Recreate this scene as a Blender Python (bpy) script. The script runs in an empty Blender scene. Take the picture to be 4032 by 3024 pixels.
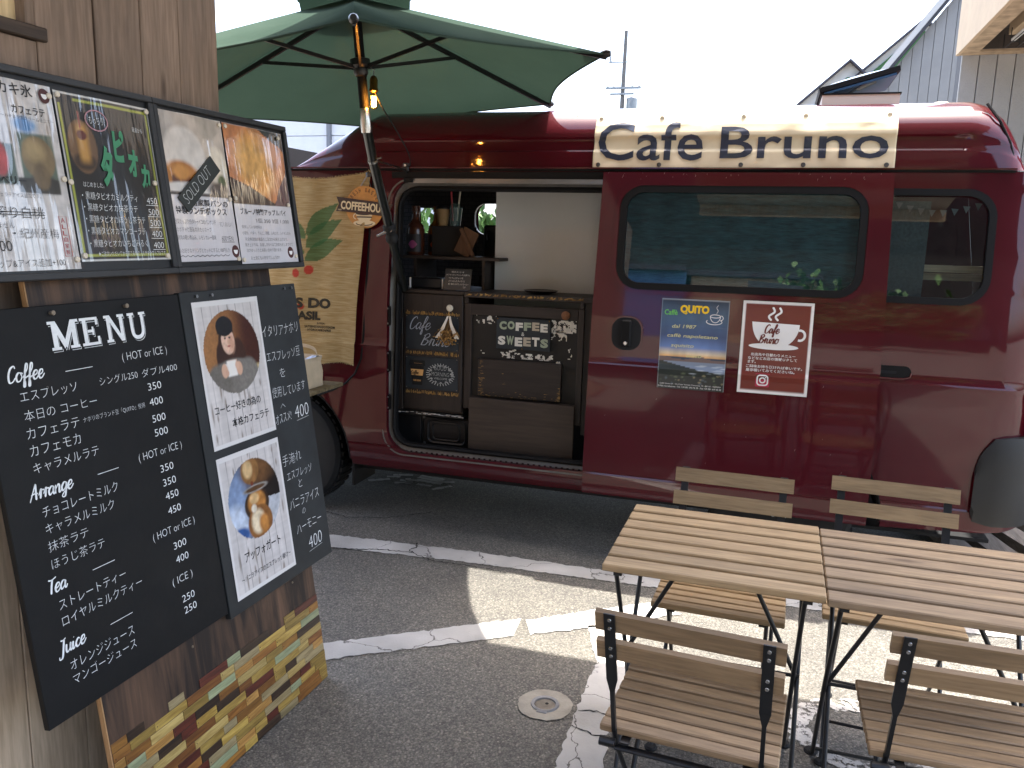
import bpy, bmesh, math, random
import numpy as np
from mathutils import Vector, Matrix
random.seed(7); np.random.seed(7)
SC = bpy.context.scene
COL = SC.collection
R = math.radians

# ------------------------------------------------------------------ camera, world, sun, exposure
cam = bpy.data.cameras.new('camera'); cam.lens = 3239.23 / 4032 * 36; cam.sensor_width = 36
cam.clip_start = 0.05; cam.clip_end = 500
camo = bpy.data.objects.new('camera', cam); COL.objects.link(camo)
_p, _r, _y, _h = 0.18039, 0.02680, 0.30230, 1.5389
_f = Vector((0, math.cos(_p), -math.sin(_p))); _rt = Vector((1, 0, 0)); _up = _rt.cross(_f)
_rt, _up = math.cos(_r) * _rt + math.sin(_r) * _up, -math.sin(_r) * _rt + math.cos(_r) * _up
_m = Matrix((_rt, _up, -_f)).transposed()
camo.matrix_world = Matrix.Translation((0, 0, _h)) @ Matrix.Rotation(_y, 4, 'Z') @ _m.to_4x4()
SC.camera = camo

SUNDIR = Vector((0.085, 0.24, 1.0)).normalized()          # towards the sun
W = bpy.data.worlds.new('World'); SC.world = W; W.use_nodes = True
nt = W.node_tree; nt.nodes.clear()
sky = nt.nodes.new('ShaderNodeTexSky'); sky.sky_type = 'NISHITA'; sky.sun_disc = False
sky.sun_elevation = math.asin(SUNDIR.z); sky.sun_rotation = math.atan2(SUNDIR.x, SUNDIR.y)
sky.air_density = 1.0; sky.dust_density = 5.0; sky.ozone_density = 1.0
bg = nt.nodes.new('ShaderNodeBackground'); bg.inputs['Strength'].default_value = 0.15
wo = nt.nodes.new('ShaderNodeOutputWorld')
nt.links.new(sky.outputs[0], bg.inputs[0]); nt.links.new(bg.outputs[0], wo.inputs[0])
sl = bpy.data.lights.new('sun', 'SUN'); sl.energy = 2.5; sl.angle = R(0.6); sl.color = (1, 0.95, 0.87)
so = bpy.data.objects.new('sun', sl); COL.objects.link(so)
so.location = (2, 6, 12); so.rotation_euler = SUNDIR.to_track_quat('Z', 'Y').to_euler()

SC.view_settings.view_transform = 'Standard'; SC.view_settings.look = 'None'
SC.view_settings.gamma = 1.0; SC.view_settings.use_curve_mapping = False
SC.view_settings.exposure = 2.5
SC.cycles.max_bounces = 8; SC.cycles.transparent_max_bounces = 16
SC.cycles.use_denoising = True

# ------------------------------------------------------------------ helpers
def lin(c):
    if isinstance(c, str):
        c = tuple(int(c[i:i + 2], 16) / 255 for i in (0, 2, 4))
    return tuple((x / 12.92 if x <= 0.04045 else ((x + 0.055) / 1.055) ** 2.4) for x in c[:3])
def V(*a): return Vector(a)
ROOTM = {}

class MB:
    def __init__(s): s.v = []; s.f = []; s.mi = []; s.c = None
    def add(s, vs, fs, mi=0):
        o = len(s.v); s.v += [tuple(p) for p in vs]
        s.f += [tuple(i + o for i in f) for f in fs]; s.mi += [mi] * len(fs); return s
    def box(s, c, size, rot=None, mi=0):
        x, y, z = size[0] / 2, size[1] / 2, size[2] / 2
        P = [Vector(p) for p in ((-x,-y,-z),(x,-y,-z),(x,y,-z),(-x,y,-z),(-x,-y,z),(x,-y,z),(x,y,z),(-x,y,z))]
        if rot is not None: P = [rot @ p for p in P]
        return s.add([p + Vector(c) for p in P], [(0,3,2,1),(4,5,6,7),(0,1,5,4),(1,2,6,5),(2,3,7,6),(3,0,4,7)], mi)
    def bb(s, x0, x1, y0, y1, z0, z1, mi=0):
        return s.box(((x0+x1)/2, (y0+y1)/2, (z0+z1)/2), (x1-x0, y1-y0, z1-z0), None, mi)
    def cham(s, x0, x1, y0, y1, z0, z1, b=0.003, mi=0):
        """box with chamfered long edges"""
        bm = bmesh.new(); bmesh.ops.create_cube(bm, size=1)
        for v in bm.verts:
            v.co = Vector(((x0+x1)/2 + v.co.x*(x1-x0), (y0+y1)/2 + v.co.y*(y1-y0), (z0+z1)/2 + v.co.z*(z1-z0)))
        bmesh.ops.bevel(bm, geom=bm.edges[:], offset=b, segments=1, affect='EDGES')
        s.frombm(bm, mi); return s
    def frombm(s, bm, mi=0):
        bm.verts.index_update()
        s.add([v.co.copy() for v in bm.verts], [[v.index for v in f.verts] for f in bm.faces], mi); bm.free(); return s
    def bar(s, p0, p1, w, h, up=(0, 0, 1), mi=0):
        p0, p1 = Vector(p0), Vector(p1); d = (p1 - p0); L = d.length; d.normalize()
        u = Vector(up); sx = d.cross(u)
        if sx.length < 1e-4: sx = d.cross(Vector((0, 1, 0)))
        sx.normalize(); sz = sx.cross(d)
        rot = Matrix((sx, d, sz)).transposed()
        return s.box((p0 + p1) / 2, (w, L, h), rot, mi)
    def tube(s, pts, r, n=8, caps=True, mi=0, closed=False):
        pts = [Vector(p) for p in pts]; k = len(pts); rs = r if isinstance(r, (list, tuple)) else [r] * k
        vs = []; prev = None
        for i, p in enumerate(pts):
            if closed: d = pts[(i+1) % k] - pts[i-1]
            else: d = pts[min(i+1, k-1)] - pts[max(i-1, 0)]
            d.normalize()
            if prev is None:
                a = Vector((0, 0, 1)) if abs(d.z) < 0.9 else Vector((1, 0, 0))
                sx = d.cross(a).normalized()
            else:
                sx = (prev - d * prev.dot(d)).normalized()
            prev = sx; sy = d.cross(sx)
            for j in range(n):
                a = 2 * math.pi * j / n
                vs.append(p + (sx * math.cos(a) + sy * math.sin(a)) * rs[i])
        fs = []
        for i in range(k if closed else k - 1):
            for j in range(n):
                a, b = i * n + j, i * n + (j + 1) % n; c = ((i + 1) % k) * n
                fs.append((a, b, c + (j + 1) % n, c + j))
        if caps and not closed:
            fs.append(tuple(range(n - 1, -1, -1))); fs.append(tuple((k - 1) * n + j for j in range(n)))
        return s.add(vs, fs, mi)
    def lathe(s, base, prof, n=20, axis=(0, 0, 1), mi=0):
        ax = Vector(axis).normalized(); a = Vector((1, 0, 0)) if abs(ax.x) < 0.9 else Vector((0, 1, 0))
        sx = ax.cross(a).normalized(); sy = ax.cross(sx); vs = []; base = Vector(base)
        for (r, h) in prof:
            for j in range(n):
                t = 2 * math.pi * j / n
                vs.append(base + ax * h + (sx * math.cos(t) + sy * math.sin(t)) * max(r, 1e-5))
        fs = []
        for i in range(len(prof) - 1):
            for j in range(n):
                fs.append((i*n+j, i*n+(j+1) % n, (i+1)*n+(j+1) % n, (i+1)*n+j))
        fs.append(tuple(range(n - 1, -1, -1))); fs.append(tuple((len(prof)-1)*n + j for j in range(n)))
        return s.add(vs, fs, mi)
    def prism(s, poly, fn, d0, d1, mi=0):
        """poly: 2D outline (convex or not), fn(u,v,w)->xyz"""
        n = len(poly); vs = [fn(u, v, d0) for u, v in poly] + [fn(u, v, d1) for u, v in poly]
        fs = [tuple(range(n)), tuple(range(2*n-1, n-1, -1))] + [(i, i+n, (i+1) % n + n, (i+1) % n) for i in range(n)]
        return s.add(vs, fs, mi)
    def grid(s, nu, nv, fn, mi=0):
        vs = [fn(i / nu, j / nv) for j in range(nv + 1) for i in range(nu + 1)]
        fs = [(j*(nu+1)+i, j*(nu+1)+i+1, (j+1)*(nu+1)+i+1, (j+1)*(nu+1)+i) for j in range(nv) for i in range(nu)]
        return s.add(vs, fs, mi)
    def build(s, name, mat, parent=None, smooth=None, local=False, recalc=True, thick=None):
        me = bpy.data.meshes.new(name)
        vs = s.v
        if parent is not None and not local:
            inv = ROOTM[parent.name].inverted(); vs = [inv @ Vector(p) for p in s.v]
        me.from_pydata([tuple(p) for p in vs], [], s.f)
        mats = mat if isinstance(mat, (list, tuple)) else [mat]
        for m in mats: me.materials.append(m)
        if len(mats) > 1: me.polygons.foreach_set('material_index', s.mi)
        if recalc:
            bm = bmesh.new(); bm.from_mesh(me); bmesh.ops.recalc_face_normals(bm, faces=bm.faces[:]); bm.to_mesh(me); bm.free()
        if smooth is not None:
            me.polygons.foreach_set('use_smooth', [True] * len(me.polygons)); me.set_sharp_from_angle(angle=R(smooth))
        if s.c is not None:
            at = me.color_attributes.new('Col', 'FLOAT_COLOR', 'POINT')
            at.data.foreach_set('color', np.asarray(s.c, dtype=np.float32).ravel())
        me.update()
        o = bpy.data.objects.new(name, me); COL.objects.link(o)
        if thick:
            md = o.modifiers.new('thickness', 'SOLIDIFY'); md.thickness = thick; md.offset = 0
        if parent is not None:
            o.parent = parent; ROOTM[o.name] = ROOTM[parent.name]
        else:
            ROOTM[o.name] = Matrix.Identity(4)
        return o

def tag(o, label, cat, group=None):
    o['label'] = label; o['category'] = cat
    if group: o['group'] = group
    return o
def thing(name, label, cat, loc=(0, 0, 0), group=None, mat=None):
    o = bpy.data.objects.new(name, None); COL.objects.link(o); o.empty_display_size = 0.1
    m = mat if mat is not None else Matrix.Translation(loc)
    o.matrix_world = m; ROOTM[o.name] = m.copy()
    return tag(o, label, cat, group)
def struct(o): o['kind'] = 'structure'; return o
def copy_tree(o, parent=None):
    c = o.copy(); COL.objects.link(c); c.parent = parent
    for ch in list(o.children): copy_tree(ch, c)
    return c

# ------------------------------------------------------------------ materials
def nmat(name):
    m = bpy.data.materials.new(name); m.use_nodes = True
    b = m.node_tree.nodes['Principled BSDF']; return m, m.node_tree, b
def N(t, kind, **kw):
    n = t.nodes.new(kind)
    for k, v in kw.items():
        if k.startswith('i_'):
            n.inputs[k[2:]].default_value = v
        else: setattr(n, k, v)
    return n
def ramp(t, stops, fac):
    r = t.nodes.new('ShaderNodeValToRGB'); el = r.color_ramp.elements
    while len(el) < len(stops): el.new(0.5)
    for e, (p, c) in zip(el, stops): e.position = p; e.color = (*c, 1)
    t.links.new(fac, r.inputs[0]); return r
def coords(t, scale=(1, 1, 1), rnd=True, kind='Object'):
    tc = N(t, 'ShaderNodeTexCoord'); out = tc.outputs[kind]
    if rnd:
        oi = N(t, 'ShaderNodeObjectInfo'); mul = N(t, 'ShaderNodeMath', operation='MULTIPLY'); mul.inputs[1].default_value = 37.0
        t.links.new(oi.outputs['Random'], mul.inputs[0])
        ad = N(t, 'ShaderNodeVectorMath', operation='ADD'); t.links.new(out, ad.inputs[0]); t.links.new(mul.outputs[0], ad.inputs[1]); out = ad.outputs[0]
    mp = N(t, 'ShaderNodeMapping'); mp.inputs['Scale'].default_value = scale; t.links.new(out, mp.inputs[0]); return mp.outputs[0]
def plain(name, col, rough=0.5, metal=0.0, coat=0.0, var=0.0, vscale=8, bump=0.0, bscale=60, spec=None, stretch=(1, 1, 1), rvar=0.0, objvar=0.0):
    m, t, b = nmat(name); c = lin(col)
    b.inputs['Base Color'].default_value = (*c, 1); b.inputs['Roughness'].default_value = rough
    b.inputs['Metallic'].default_value = metal; b.inputs['Coat Weight'].default_value = coat; b.inputs['Coat Roughness'].default_value = 0.04
    if spec is not None: b.inputs['Specular IOR Level'].default_value = spec
    if var or bump or rvar: co = coords(t, stretch)
    if var:
        n = N(t, 'ShaderNodeTexNoise', i_Scale=vscale, i_Detail=6.0, i_Roughness=0.6); t.links.new(co, n.inputs['Vector'])
        lo = tuple(max(0, x * (1 - var)) for x in c); hi = tuple(min(1, x * (1 + var)) for x in c)
        r = ramp(t, [(0.3, lo), (0.7, hi)], n.outputs[0]); out = r.outputs[0]
        if objvar:
            oi = N(t, 'ShaderNodeObjectInfo'); hs = N(t, 'ShaderNodeHueSaturation'); mr = N(t, 'ShaderNodeMapRange')
            mr.inputs['To Min'].default_value = 1 - objvar; mr.inputs['To Max'].default_value = 1 + objvar
            t.links.new(oi.outputs['Random'], mr.inputs[0]); t.links.new(mr.outputs[0], hs.inputs['Value']); t.links.new(out, hs.inputs['Color']); out = hs.outputs[0]
        t.links.new(out, b.inputs['Base Color'])
    if rvar:
        n2 = N(t, 'ShaderNodeTexNoise', i_Scale=vscale * 1.7, i_Detail=5.0); t.links.new(co, n2.inputs['Vector'])
        mr = N(t, 'ShaderNodeMapRange'); mr.inputs['To Min'].default_value = max(0, rough - rvar); mr.inputs['To Max'].default_value = min(1, rough + rvar)
        t.links.new(n2.outputs[0], mr.inputs[0]); t.links.new(mr.outputs[0], b.inputs['Roughness'])
    if bump:
        n3 = N(t, 'ShaderNodeTexNoise', i_Scale=bscale, i_Detail=5.0); t.links.new(co, n3.inputs['Vector'])
        bp = N(t, 'ShaderNodeBump', i_Strength=bump, i_Distance=0.01); t.links.new(n3.outputs[0], bp.inputs['Height']); t.links.new(bp.outputs[0], b.inputs['Normal'])
    return m
def wood(name, c1, c2, axis='x', scale=1.0, rough=0.6, dark=None, objvar=0.18, knots=False, bump=0.15, contrast=(0.3, 0.72)):
    m, t, b = nmat(name); st = {'x': (1.2, 14, 14), 'y': (14, 1.2, 14), 'z': (14, 14, 1.2)}[axis]
    co = coords(t, tuple(s * scale for s in st))
    n = N(t, 'ShaderNodeTexNoise', i_Scale=1.6, i_Detail=8.0, i_Roughness=0.65, i_Distortion=1.1); t.links.new(co, n.inputs['Vector'])
    stops = [(contrast[0], lin(c1)), (contrast[1], lin(c2))]
    if dark: stops = [(0.22, lin(dark))] + stops
    r = ramp(t, stops, n.outputs[0]); out = r.outputs[0]
    n2 = N(t, 'ShaderNodeTexNoise', i_Scale=9.0, i_Detail=4.0); t.links.new(co, n2.inputs['Vector'])
    mx = N(t, 'ShaderNodeMix', data_type='RGBA', blend_type='MULTIPLY'); mx.inputs[0].default_value = 0.5
    r2 = ramp(t, [(0.35, (0.55, 0.52, 0.48)), (0.6, (1, 1, 1))], n2.outputs[0])
    t.links.new(out, mx.inputs[6]); t.links.new(r2.outputs[0], mx.inputs[7]); out = mx.outputs[2]
    if knots:
        co2 = coords(t, {'x': (2.2, 9, 9), 'y': (9, 2.2, 9), 'z': (9, 9, 2.2)}[axis])
        vo = N(t, 'ShaderNodeTexVoronoi', i_Scale=1.3); t.links.new(co2, vo.inputs['Vector'])
        r3 = ramp(t, [(0.05, (0.25, 0.2, 0.17)), (0.16, (1, 1, 1))], vo.outputs['Distance'])
        mk = N(t, 'ShaderNodeMix', data_type='RGBA', blend_type='MULTIPLY'); mk.inputs[0].default_value = 0.8
        t.links.new(out, mk.inputs[6]); t.links.new(r3.outputs[0], mk.inputs[7]); out = mk.outputs[2]
    oi = N(t, 'ShaderNodeObjectInfo'); hs = N(t, 'ShaderNodeHueSaturation'); mr = N(t, 'ShaderNodeMapRange')
    mr.inputs['To Min'].default_value = 1 - objvar; mr.inputs['To Max'].default_value = 1 + objvar
    t.links.new(oi.outputs['Random'], mr.inputs[0]); t.links.new(mr.outputs[0], hs.inputs['Value']); t.links.new(out, hs.inputs['Color'])
    t.links.new(hs.outputs[0], b.inputs['Base Color']); b.inputs['Roughness'].default_value = rough
    bp = N(t, 'ShaderNodeBump', i_Strength=bump, i_Distance=0.004); t.links.new(n.outputs[0], bp.inputs['Height']); t.links.new(bp.outputs[0], b.inputs['Normal'])
    return m
def glassmat(name, tint, gloss_rough=0.01, ior=1.5, opac=0.0, body=(0.01, 0.012, 0.012)):
    m = bpy.data.materials.new(name); m.use_nodes = True; t = m.node_tree; t.nodes.clear()
    out = N(t, 'ShaderNodeOutputMaterial'); tr = N(t, 'ShaderNodeBsdfTransparent'); tr.inputs[0].default_value = (*tint, 1)
    gl = N(t, 'ShaderNodeBsdfGlossy'); gl.inputs['Roughness'].default_value = gloss_rough
    df = N(t, 'ShaderNodeBsdfDiffuse'); df.inputs[0].default_value = (*body, 1)
    m0 = N(t, 'ShaderNodeMixShader'); m0.inputs[0].default_value = opac
    t.links.new(tr.outputs[0], m0.inputs[1]); t.links.new(df.outputs[0], m0.inputs[2])
    lw = N(t, 'ShaderNodeLayerWeight'); lw.inputs[0].default_value = 0.5
    pw = N(t, 'ShaderNodeMath', operation='POWER'); pw.inputs[1].default_value = 5.0; t.links.new(lw.outputs['Facing'], pw.inputs[0])
    f0 = ((ior - 1) / (ior + 1)) ** 2 * 2.3
    fr = N(t, 'ShaderNodeMath', operation='MULTIPLY_ADD'); fr.inputs[1].default_value = 1 - f0; fr.inputs[2].default_value = f0; t.links.new(pw.outputs[0], fr.inputs[0])
    mx = N(t, 'ShaderNodeMixShader'); t.links.new(fr.outputs[0], mx.inputs[0]); t.links.new(m0.outputs[0], mx.inputs[1]); t.links.new(gl.outputs[0], mx.inputs[2])
    t.links.new(mx.outputs[0], out.inputs[0]); return m

m_print, t_, b_ = nmat('print'); _a = N(t_, 'ShaderNodeVertexColor', layer_name='Col'); t_.links.new(_a.outputs[0], b_.inputs['Base Color'])
b_.inputs['Roughness'].default_value = 0.32; b_.inputs['Coat Weight'].default_value = 0.25; b_.inputs['Coat Roughness'].default_value = 0.15
m_lam, t_, b_ = nmat('laminated_print'); _a = N(t_, 'ShaderNodeVertexColor', layer_name='Col'); t_.links.new(_a.outputs[0], b_.inputs['Base Color'])
b_.inputs['Roughness'].default_value = 0.3; b_.inputs['Coat Weight'].default_value = 1.0; b_.inputs['Coat IOR'].default_value = 1.75; b_.inputs['Coat Roughness'].default_value = 0.03
_co = coords(t_, (34, 3, 1)); _n = N(t_, 'ShaderNodeTexNoise', i_Scale=1.0, i_Detail=2.0); t_.links.new(_co, _n.inputs['Vector'])
_bp = N(t_, 'ShaderNodeBump', i_Strength=0.75, i_Distance=0.004); t_.links.new(_n.outputs[0], _bp.inputs['Height']); t_.links.new(_bp.outputs[0], b_.inputs['Coat Normal'])

MAT = dict(
    black_paint=plain('black_metal', '17181a', 0.38, var=0.3, vscale=20),
    rubber=plain('rubber', '131415', 0.75, var=0.3, vscale=15),
    chrome=plain('chrome', 'c9c9c6', 0.22, metal=1.0),
    steel=plain('steel', '8d8f90', 0.4, metal=1.0, var=0.15),
    brass=plain('brass', '8a6a35', 0.35, metal=1.0, var=0.3),
    board=plain('blackboard', '0b0c0d', 0.6, var=0.35, vscale=5, bump=0.04, rvar=0.12, spec=0.3),
    board_edge=plain('board_frame', '2b2c2d', 0.5, var=0.3),
    chalk=plain('chalk', 'e6e8e6', 0.9, var=0.1, vscale=80),
    chalk_dim=plain('chalk_dim', 'b9bcba', 0.9, var=0.3, vscale=120),
    ink=plain('ink', '1c1b1c', 0.5),
    white=plain('white_print', 'e9e8e6', 0.5),
    pin=plain('magnet_pin', 'd9cdb8', 0.4, var=0.1),
    pin_dark=plain('metal_grommet', '5d5d5e', 0.35, metal=0.8),
    nail=plain('nail', '8a7d6c', 0.5, metal=0.6),
)
# ================================================================== GROUND
def asphalt():
    m, t, b = nmat('asphalt')
    co = coords(t, (1, 1, 1), rnd=False)
    vo = N(t, 'ShaderNodeTexVoronoi', i_Scale=150.0); vo.inputs['Randomness'].default_value = 1.0; t.links.new(co, vo.inputs['Vector'])
    vo2 = N(t, 'ShaderNodeTexVoronoi', i_Scale=330.0); t.links.new(co, vo2.inputs['Vector'])
    st = ramp(t, [(0.0, lin('4a4843')), (0.45, lin('6e6b64')), (0.8, lin('918d84')), (1.0, lin('bdb5a4'))], vo.outputs['Color'])
    st2 = ramp(t, [(0.0, lin('403e3a')), (0.7, lin('7b7871')), (1.0, lin('a39c8f'))], vo2.outputs['Color'])
    edge = ramp(t, [(0.35, (1, 1, 1)), (0.8, (0.55, 0.55, 0.55))], vo.outputs['Distance'])
    mx = N(t, 'ShaderNodeMix', data_type='RGBA'); mx.inputs[0].default_value = 0.4
    t.links.new(st.outputs[0], mx.inputs[6]); t.links.new(st2.outputs[0], mx.inputs[7])
    mu = N(t, 'ShaderNodeMix', data_type='RGBA', blend_type='MULTIPLY'); mu.inputs[0].default_value = 0.8
    t.links.new(mx.outputs[2], mu.inputs[6]); t.links.new(edge.outputs[0], mu.inputs[7])
    n = N(t, 'ShaderNodeTexNoise', i_Scale=1.4, i_Detail=7.0, i_Roughness=0.6); t.links.new(co, n.inputs['Vector'])
    r = ramp(t, [(0.3, (0.62, 0.62, 0.63)), (0.7, (1.12, 1.1, 1.06))], n.outputs[0])
    m2 = N(t, 'ShaderNodeMix', data_type='RGBA', blend_type='MULTIPLY'); m2.inputs[0].default_value = 1
    t.links.new(mu.outputs[2], m2.inputs[6]); t.links.new(r.outputs[0], m2.inputs[7]); t.links.new(m2.outputs[2], b.inputs['Base Color'])
    b.inputs['Roughness'].default_value = 0.75
    bp = N(t, 'ShaderNodeBump', i_Strength=0.7, i_Distance=0.003); bp.invert = True; t.links.new(vo.outputs['Distance'], bp.inputs['Height'])
    t.links.new(bp.outputs[0], b.inputs['Normal']); return m
m_asphalt = asphalt()
g = MB(); n = 40
g.grid(n, n, lambda u, v: (-90 + 180 * u, -80 + 180 * v, 0.0))
struct(g.build('asphalt_ground', m_asphalt))

def roadpaint(name, wear):
    m = bpy.data.materials.new(name); m.use_nodes = True; t = m.node_tree; t.nodes.clear()
    out = N(t, 'ShaderNodeOutputMaterial'); b = N(t, 'ShaderNodeBsdfPrincipled'); tr = N(t, 'ShaderNodeBsdfTransparent')
    co = coords(t, (1, 1, 1), rnd=False)
    n = N(t, 'ShaderNodeTexNoise', i_Scale=26.0, i_Detail=9.0, i_Roughness=0.75); t.links.new(co, n.inputs['Vector'])
    n2 = N(t, 'ShaderNodeTexNoise', i_Scale=3.0, i_Detail=6.0); t.links.new(co, n2.inputs['Vector'])
    r = ramp(t, [(0.3, lin('a09d97')), (0.7, lin('cfccc6'))], n2.outputs[0]); t.links.new(r.outputs[0], b.inputs['Base Color'])
    b.inputs['Roughness'].default_value = 0.7
    vo = N(t, 'ShaderNodeTexVoronoi', i_Scale=2.6, feature='DISTANCE_TO_EDGE'); vo.inputs['Randomness'].default_value = 1
    nd = N(t, 'ShaderNodeTexNoise', i_Scale=9.0, i_Detail=5.0); t.links.new(co, nd.inputs['Vector'])
    ad = N(t, 'ShaderNodeMix', data_type='VECTOR'); ad.inputs[0].default_value = 0.14; t.links.new(co, ad.inputs[4]); t.links.new(nd.outputs['Color'], ad.inputs[5]); t.links.new(ad.outputs[1], vo.inputs['Vector'])
    rc = ramp(t, [(0.002, (0, 0, 0)), (0.005, (1, 1, 1))], vo.outputs['Distance'])
    rw = ramp(t, [(wear, (0, 0, 0)), (wear + 0.03, (1, 1, 1))], n.outputs[0])
    mu = N(t, 'ShaderNodeMath', operation='MULTIPLY'); t.links.new(rc.outputs[0], mu.inputs[0]); t.links.new(rw.outputs[0], mu.inputs[1])
    mx = N(t, 'ShaderNodeMixShader'); t.links.new(mu.outputs[0], mx.inputs[0]); t.links.new(tr.outputs[0], mx.inputs[1]); t.links.new(b.outputs[0], mx.inputs[2])
    vb = N(t, 'ShaderNodeTexVoronoi', i_Scale=115.0); t.links.new(co, vb.inputs['Vector'])
    bp = N(t, 'ShaderNodeBump', i_Strength=0.35, i_Distance=0.003); bp.invert = True; t.links.new(vb.outputs['Distance'], bp.inputs['Height']); t.links.new(bp.outputs[0], b.inputs['Normal'])
    t.links.new(mx.outputs[0], out.inputs[0]); return m
m_rp = roadpaint('road_paint', 0.31); m_rpw = roadpaint('road_paint_worn', 0.46)
def painted(pts_a, pts_b, mat, name='painted_line', z=0.004, step=0.02, jit=0.004):
    """strip between two polylines of equal length, ragged edges"""
    A, B = [], []
    for i in range(len(pts_a) - 1):
        a0, a1, b0, b1 = map(Vector, (pts_a[i], pts_a[i+1], pts_b[i], pts_b[i+1]))
        k = max(2, int((a1 - a0).length / step))
        for j in range(k):
            A.append(a0.lerp(a1, j / k)); B.append(b0.lerp(b1, j / k))
    A.append(Vector(pts_a[-1])); B.append(Vector(pts_b[-1]))
    mb = MB(); vs = []
    for a, b_ in zip(A, B):
        d = (b_ - a).normalized(); ja, jb = random.gauss(0, jit), random.gauss(0, jit)
        vs += [(a.x + d.x * ja, a.y + d.y * ja, z), (b_.x + d.x * jb, b_.y + d.y * jb, z)]
    mb.add(vs, [(2*i, 2*i+2, 2*i+3, 2*i+1) for i in range(len(A) - 1)])
    return struct(mb.build(name, mat))
painted([(-3.4,3.46),(-2.06,3.545),(-1.31,3.595),(-0.39,3.60),(0.31,3.615),(1.6,3.63)], [(-3.35,3.33),(-1.97,3.395),(-1.26,3.462),(-0.38,3.494),(0.30,3.512),(1.6,3.52)], m_rp)
painted([(-2.05,2.14),(-1.49,2.548),(-0.868,2.997)], [(-2.0,2.02),(-1.43,2.44),(-0.855,2.842)], m_rp)
painted([(-0.845,2.985),(-0.572,3.204),(-0.395,3.33)], [(-0.795,2.878),(-0.541,3.048),(-0.256,3.27)], m_rp)
painted([(-0.60,3.03),(-0.512,2.77),(-0.505,2.4),(-0.503,2.125),(-0.50,1.4)], [(-0.43,3.12),(-0.39,2.80),(-0.385,2.4),(-0.365,2.15),(-0.36,1.4)], m_rp)
# worn parking number: an open ring
oa, ib = [], []
for k in range(29):
    a = R(20 + k * 11.5); oa.append((0.385 + 0.235*math.cos(a), 2.60 + 0.215*math.sin(a))); ib.append((0.385 + 0.165*math.cos(a), 2.60 + 0.145*math.sin(a)))
painted(oa, ib, m_rpw, 'painted_number', jit=0.006)
painted([(0.52,2.37),(0.66,2.12)], [(0.58,2.40),(0.72,2.15)], m_rpw, 'painted_number', jit=0.006)
# worn white kanji strokes under the van
mb = MB()
strokes = [((-2.31,4.45),(-2.2,4.53)),((-2.22,4.62),(-2.10,4.66)),((-2.05,4.67),(-1.88,4.64)),((-2.05,4.63),(-1.87,4.60)),((-2.04,4.58),(-1.86,4.555)),
           ((-2.13,4.53),(-2.02,4.57)),((-2.14,4.47),(-2.04,4.52)),((-2.0,4.50),(-1.9,4.49)),((-1.9,4.58),(-1.80,4.62)),((-1.87,4.43),(-1.79,4.54)),((-2.10,4.585),(-2.05,4.48)),((-2.24,4.57),(-2.16,4.6))]
for (a, b_) in strokes:
    a, b_ = Vector((*a, 0)), Vector((*b_, 0)); d = (b_ - a).normalized(); nrm = Vector((-d.y, d.x, 0)); k = 8; vs = []
    for i in range(k + 1):
        p = a.lerp(b_, i / k); w = 0.021 * (0.55 + 0.6 * random.random())
        vs += [(p.x + nrm.x*w, p.y + nrm.y*w, 0.004), (p.x - nrm.x*w, p.y - nrm.y*w, 0.004)]
    mb.add(vs, [(2*i, 2*i+2, 2*i+3, 2*i+1) for i in range(k)])
struct(mb.build('painted_lettering', m_rp))
# cracks along the edge of the old line: thin dark strips a little above the paint
m_crack = plain('crack', '141311', 0.95)
def crack(pts, w=0.004):
    P = []
    for i in range(len(pts) - 1):
        a, b_ = Vector((*pts[i], 0.0062)), Vector((*pts[i+1], 0.0062)); k = max(2, int((b_ - a).length / 0.012))
        P += [a.lerp(b_, j / k) + Vector((random.gauss(0, .0035), random.gauss(0, .0035), 0)) for j in range(k)]
    mb = MB(); vs = []
    for i, p in enumerate(P):
        d = (P[min(i+1, len(P)-1)] - P[max(0, i-1)]).normalized(); ww = w * random.uniform(0.25, 1.0)
        vs += [(p.x - d.y*ww, p.y + d.x*ww, p.z), (p.x + d.y*ww, p.y - d.x*ww, p.z)]
    mb.add(vs, [(2*i, 2*i+2, 2*i+3, 2*i+1) for i in range(len(P) - 1)])
    return struct(mb.build('ground_crack', m_crack))
crack([(-1.97,3.385),(-1.835,3.41),(-1.72,3.455),(-1.567,3.469),(-1.441,3.414),(-1.236,3.419),(-1.05,3.40)], 0.005)
crack([(-1.60,3.60),(-1.575,3.54),(-1.59,3.50),(-1.56,3.46)], 0.005)
crack([(-2.35,3.86),(-2.1,3.8),(-1.9,3.87),(-1.7,4.05)], 0.004)
crack([(-0.50,2.43),(-0.44,2.45),(-0.36,2.41)], 0.0035); crack([(-0.50,2.34),(-0.43,2.31),(-0.37,2.33)], 0.003)

# small round valve cover set in a concrete collar
T = thing('valve_cover', 'round grey metal valve cover set in a pale concrete ring in the asphalt', 'valve cover', (-0.612, 2.427, 0.0))
m_conc = plain('concrete', '9a9487', 0.85, var=0.25, vscale=14, bump=0.3, bscale=140)
m_lid = plain('cast_metal', '8e8f92', 0.45, metal=0.6, var=0.2, vscale=30, bump=0.15)
def ring(mb, r0, r1, z, n=40, jit=0):
    vs = []
    for k in range(n):
        a = 2*math.pi*k/n; j = random.gauss(0, jit)
        vs += [(-0.612+(r0)*math.cos(a), 2.427+r0*math.sin(a), z), (-0.612+(r1+j)*math.cos(a), 2.427+(r1+j)*math.sin(a), z)]
    mb.add(vs, [(2*k, 2*k+1, (2*k+3) % (2*n), (2*k+2) % (2*n)) for k in range(n)])
mb = MB(); ring(mb, 0.045, 0.092, 0.0045, jit=0.0018); mb.build('concrete_collar', m_conc, T)
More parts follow.
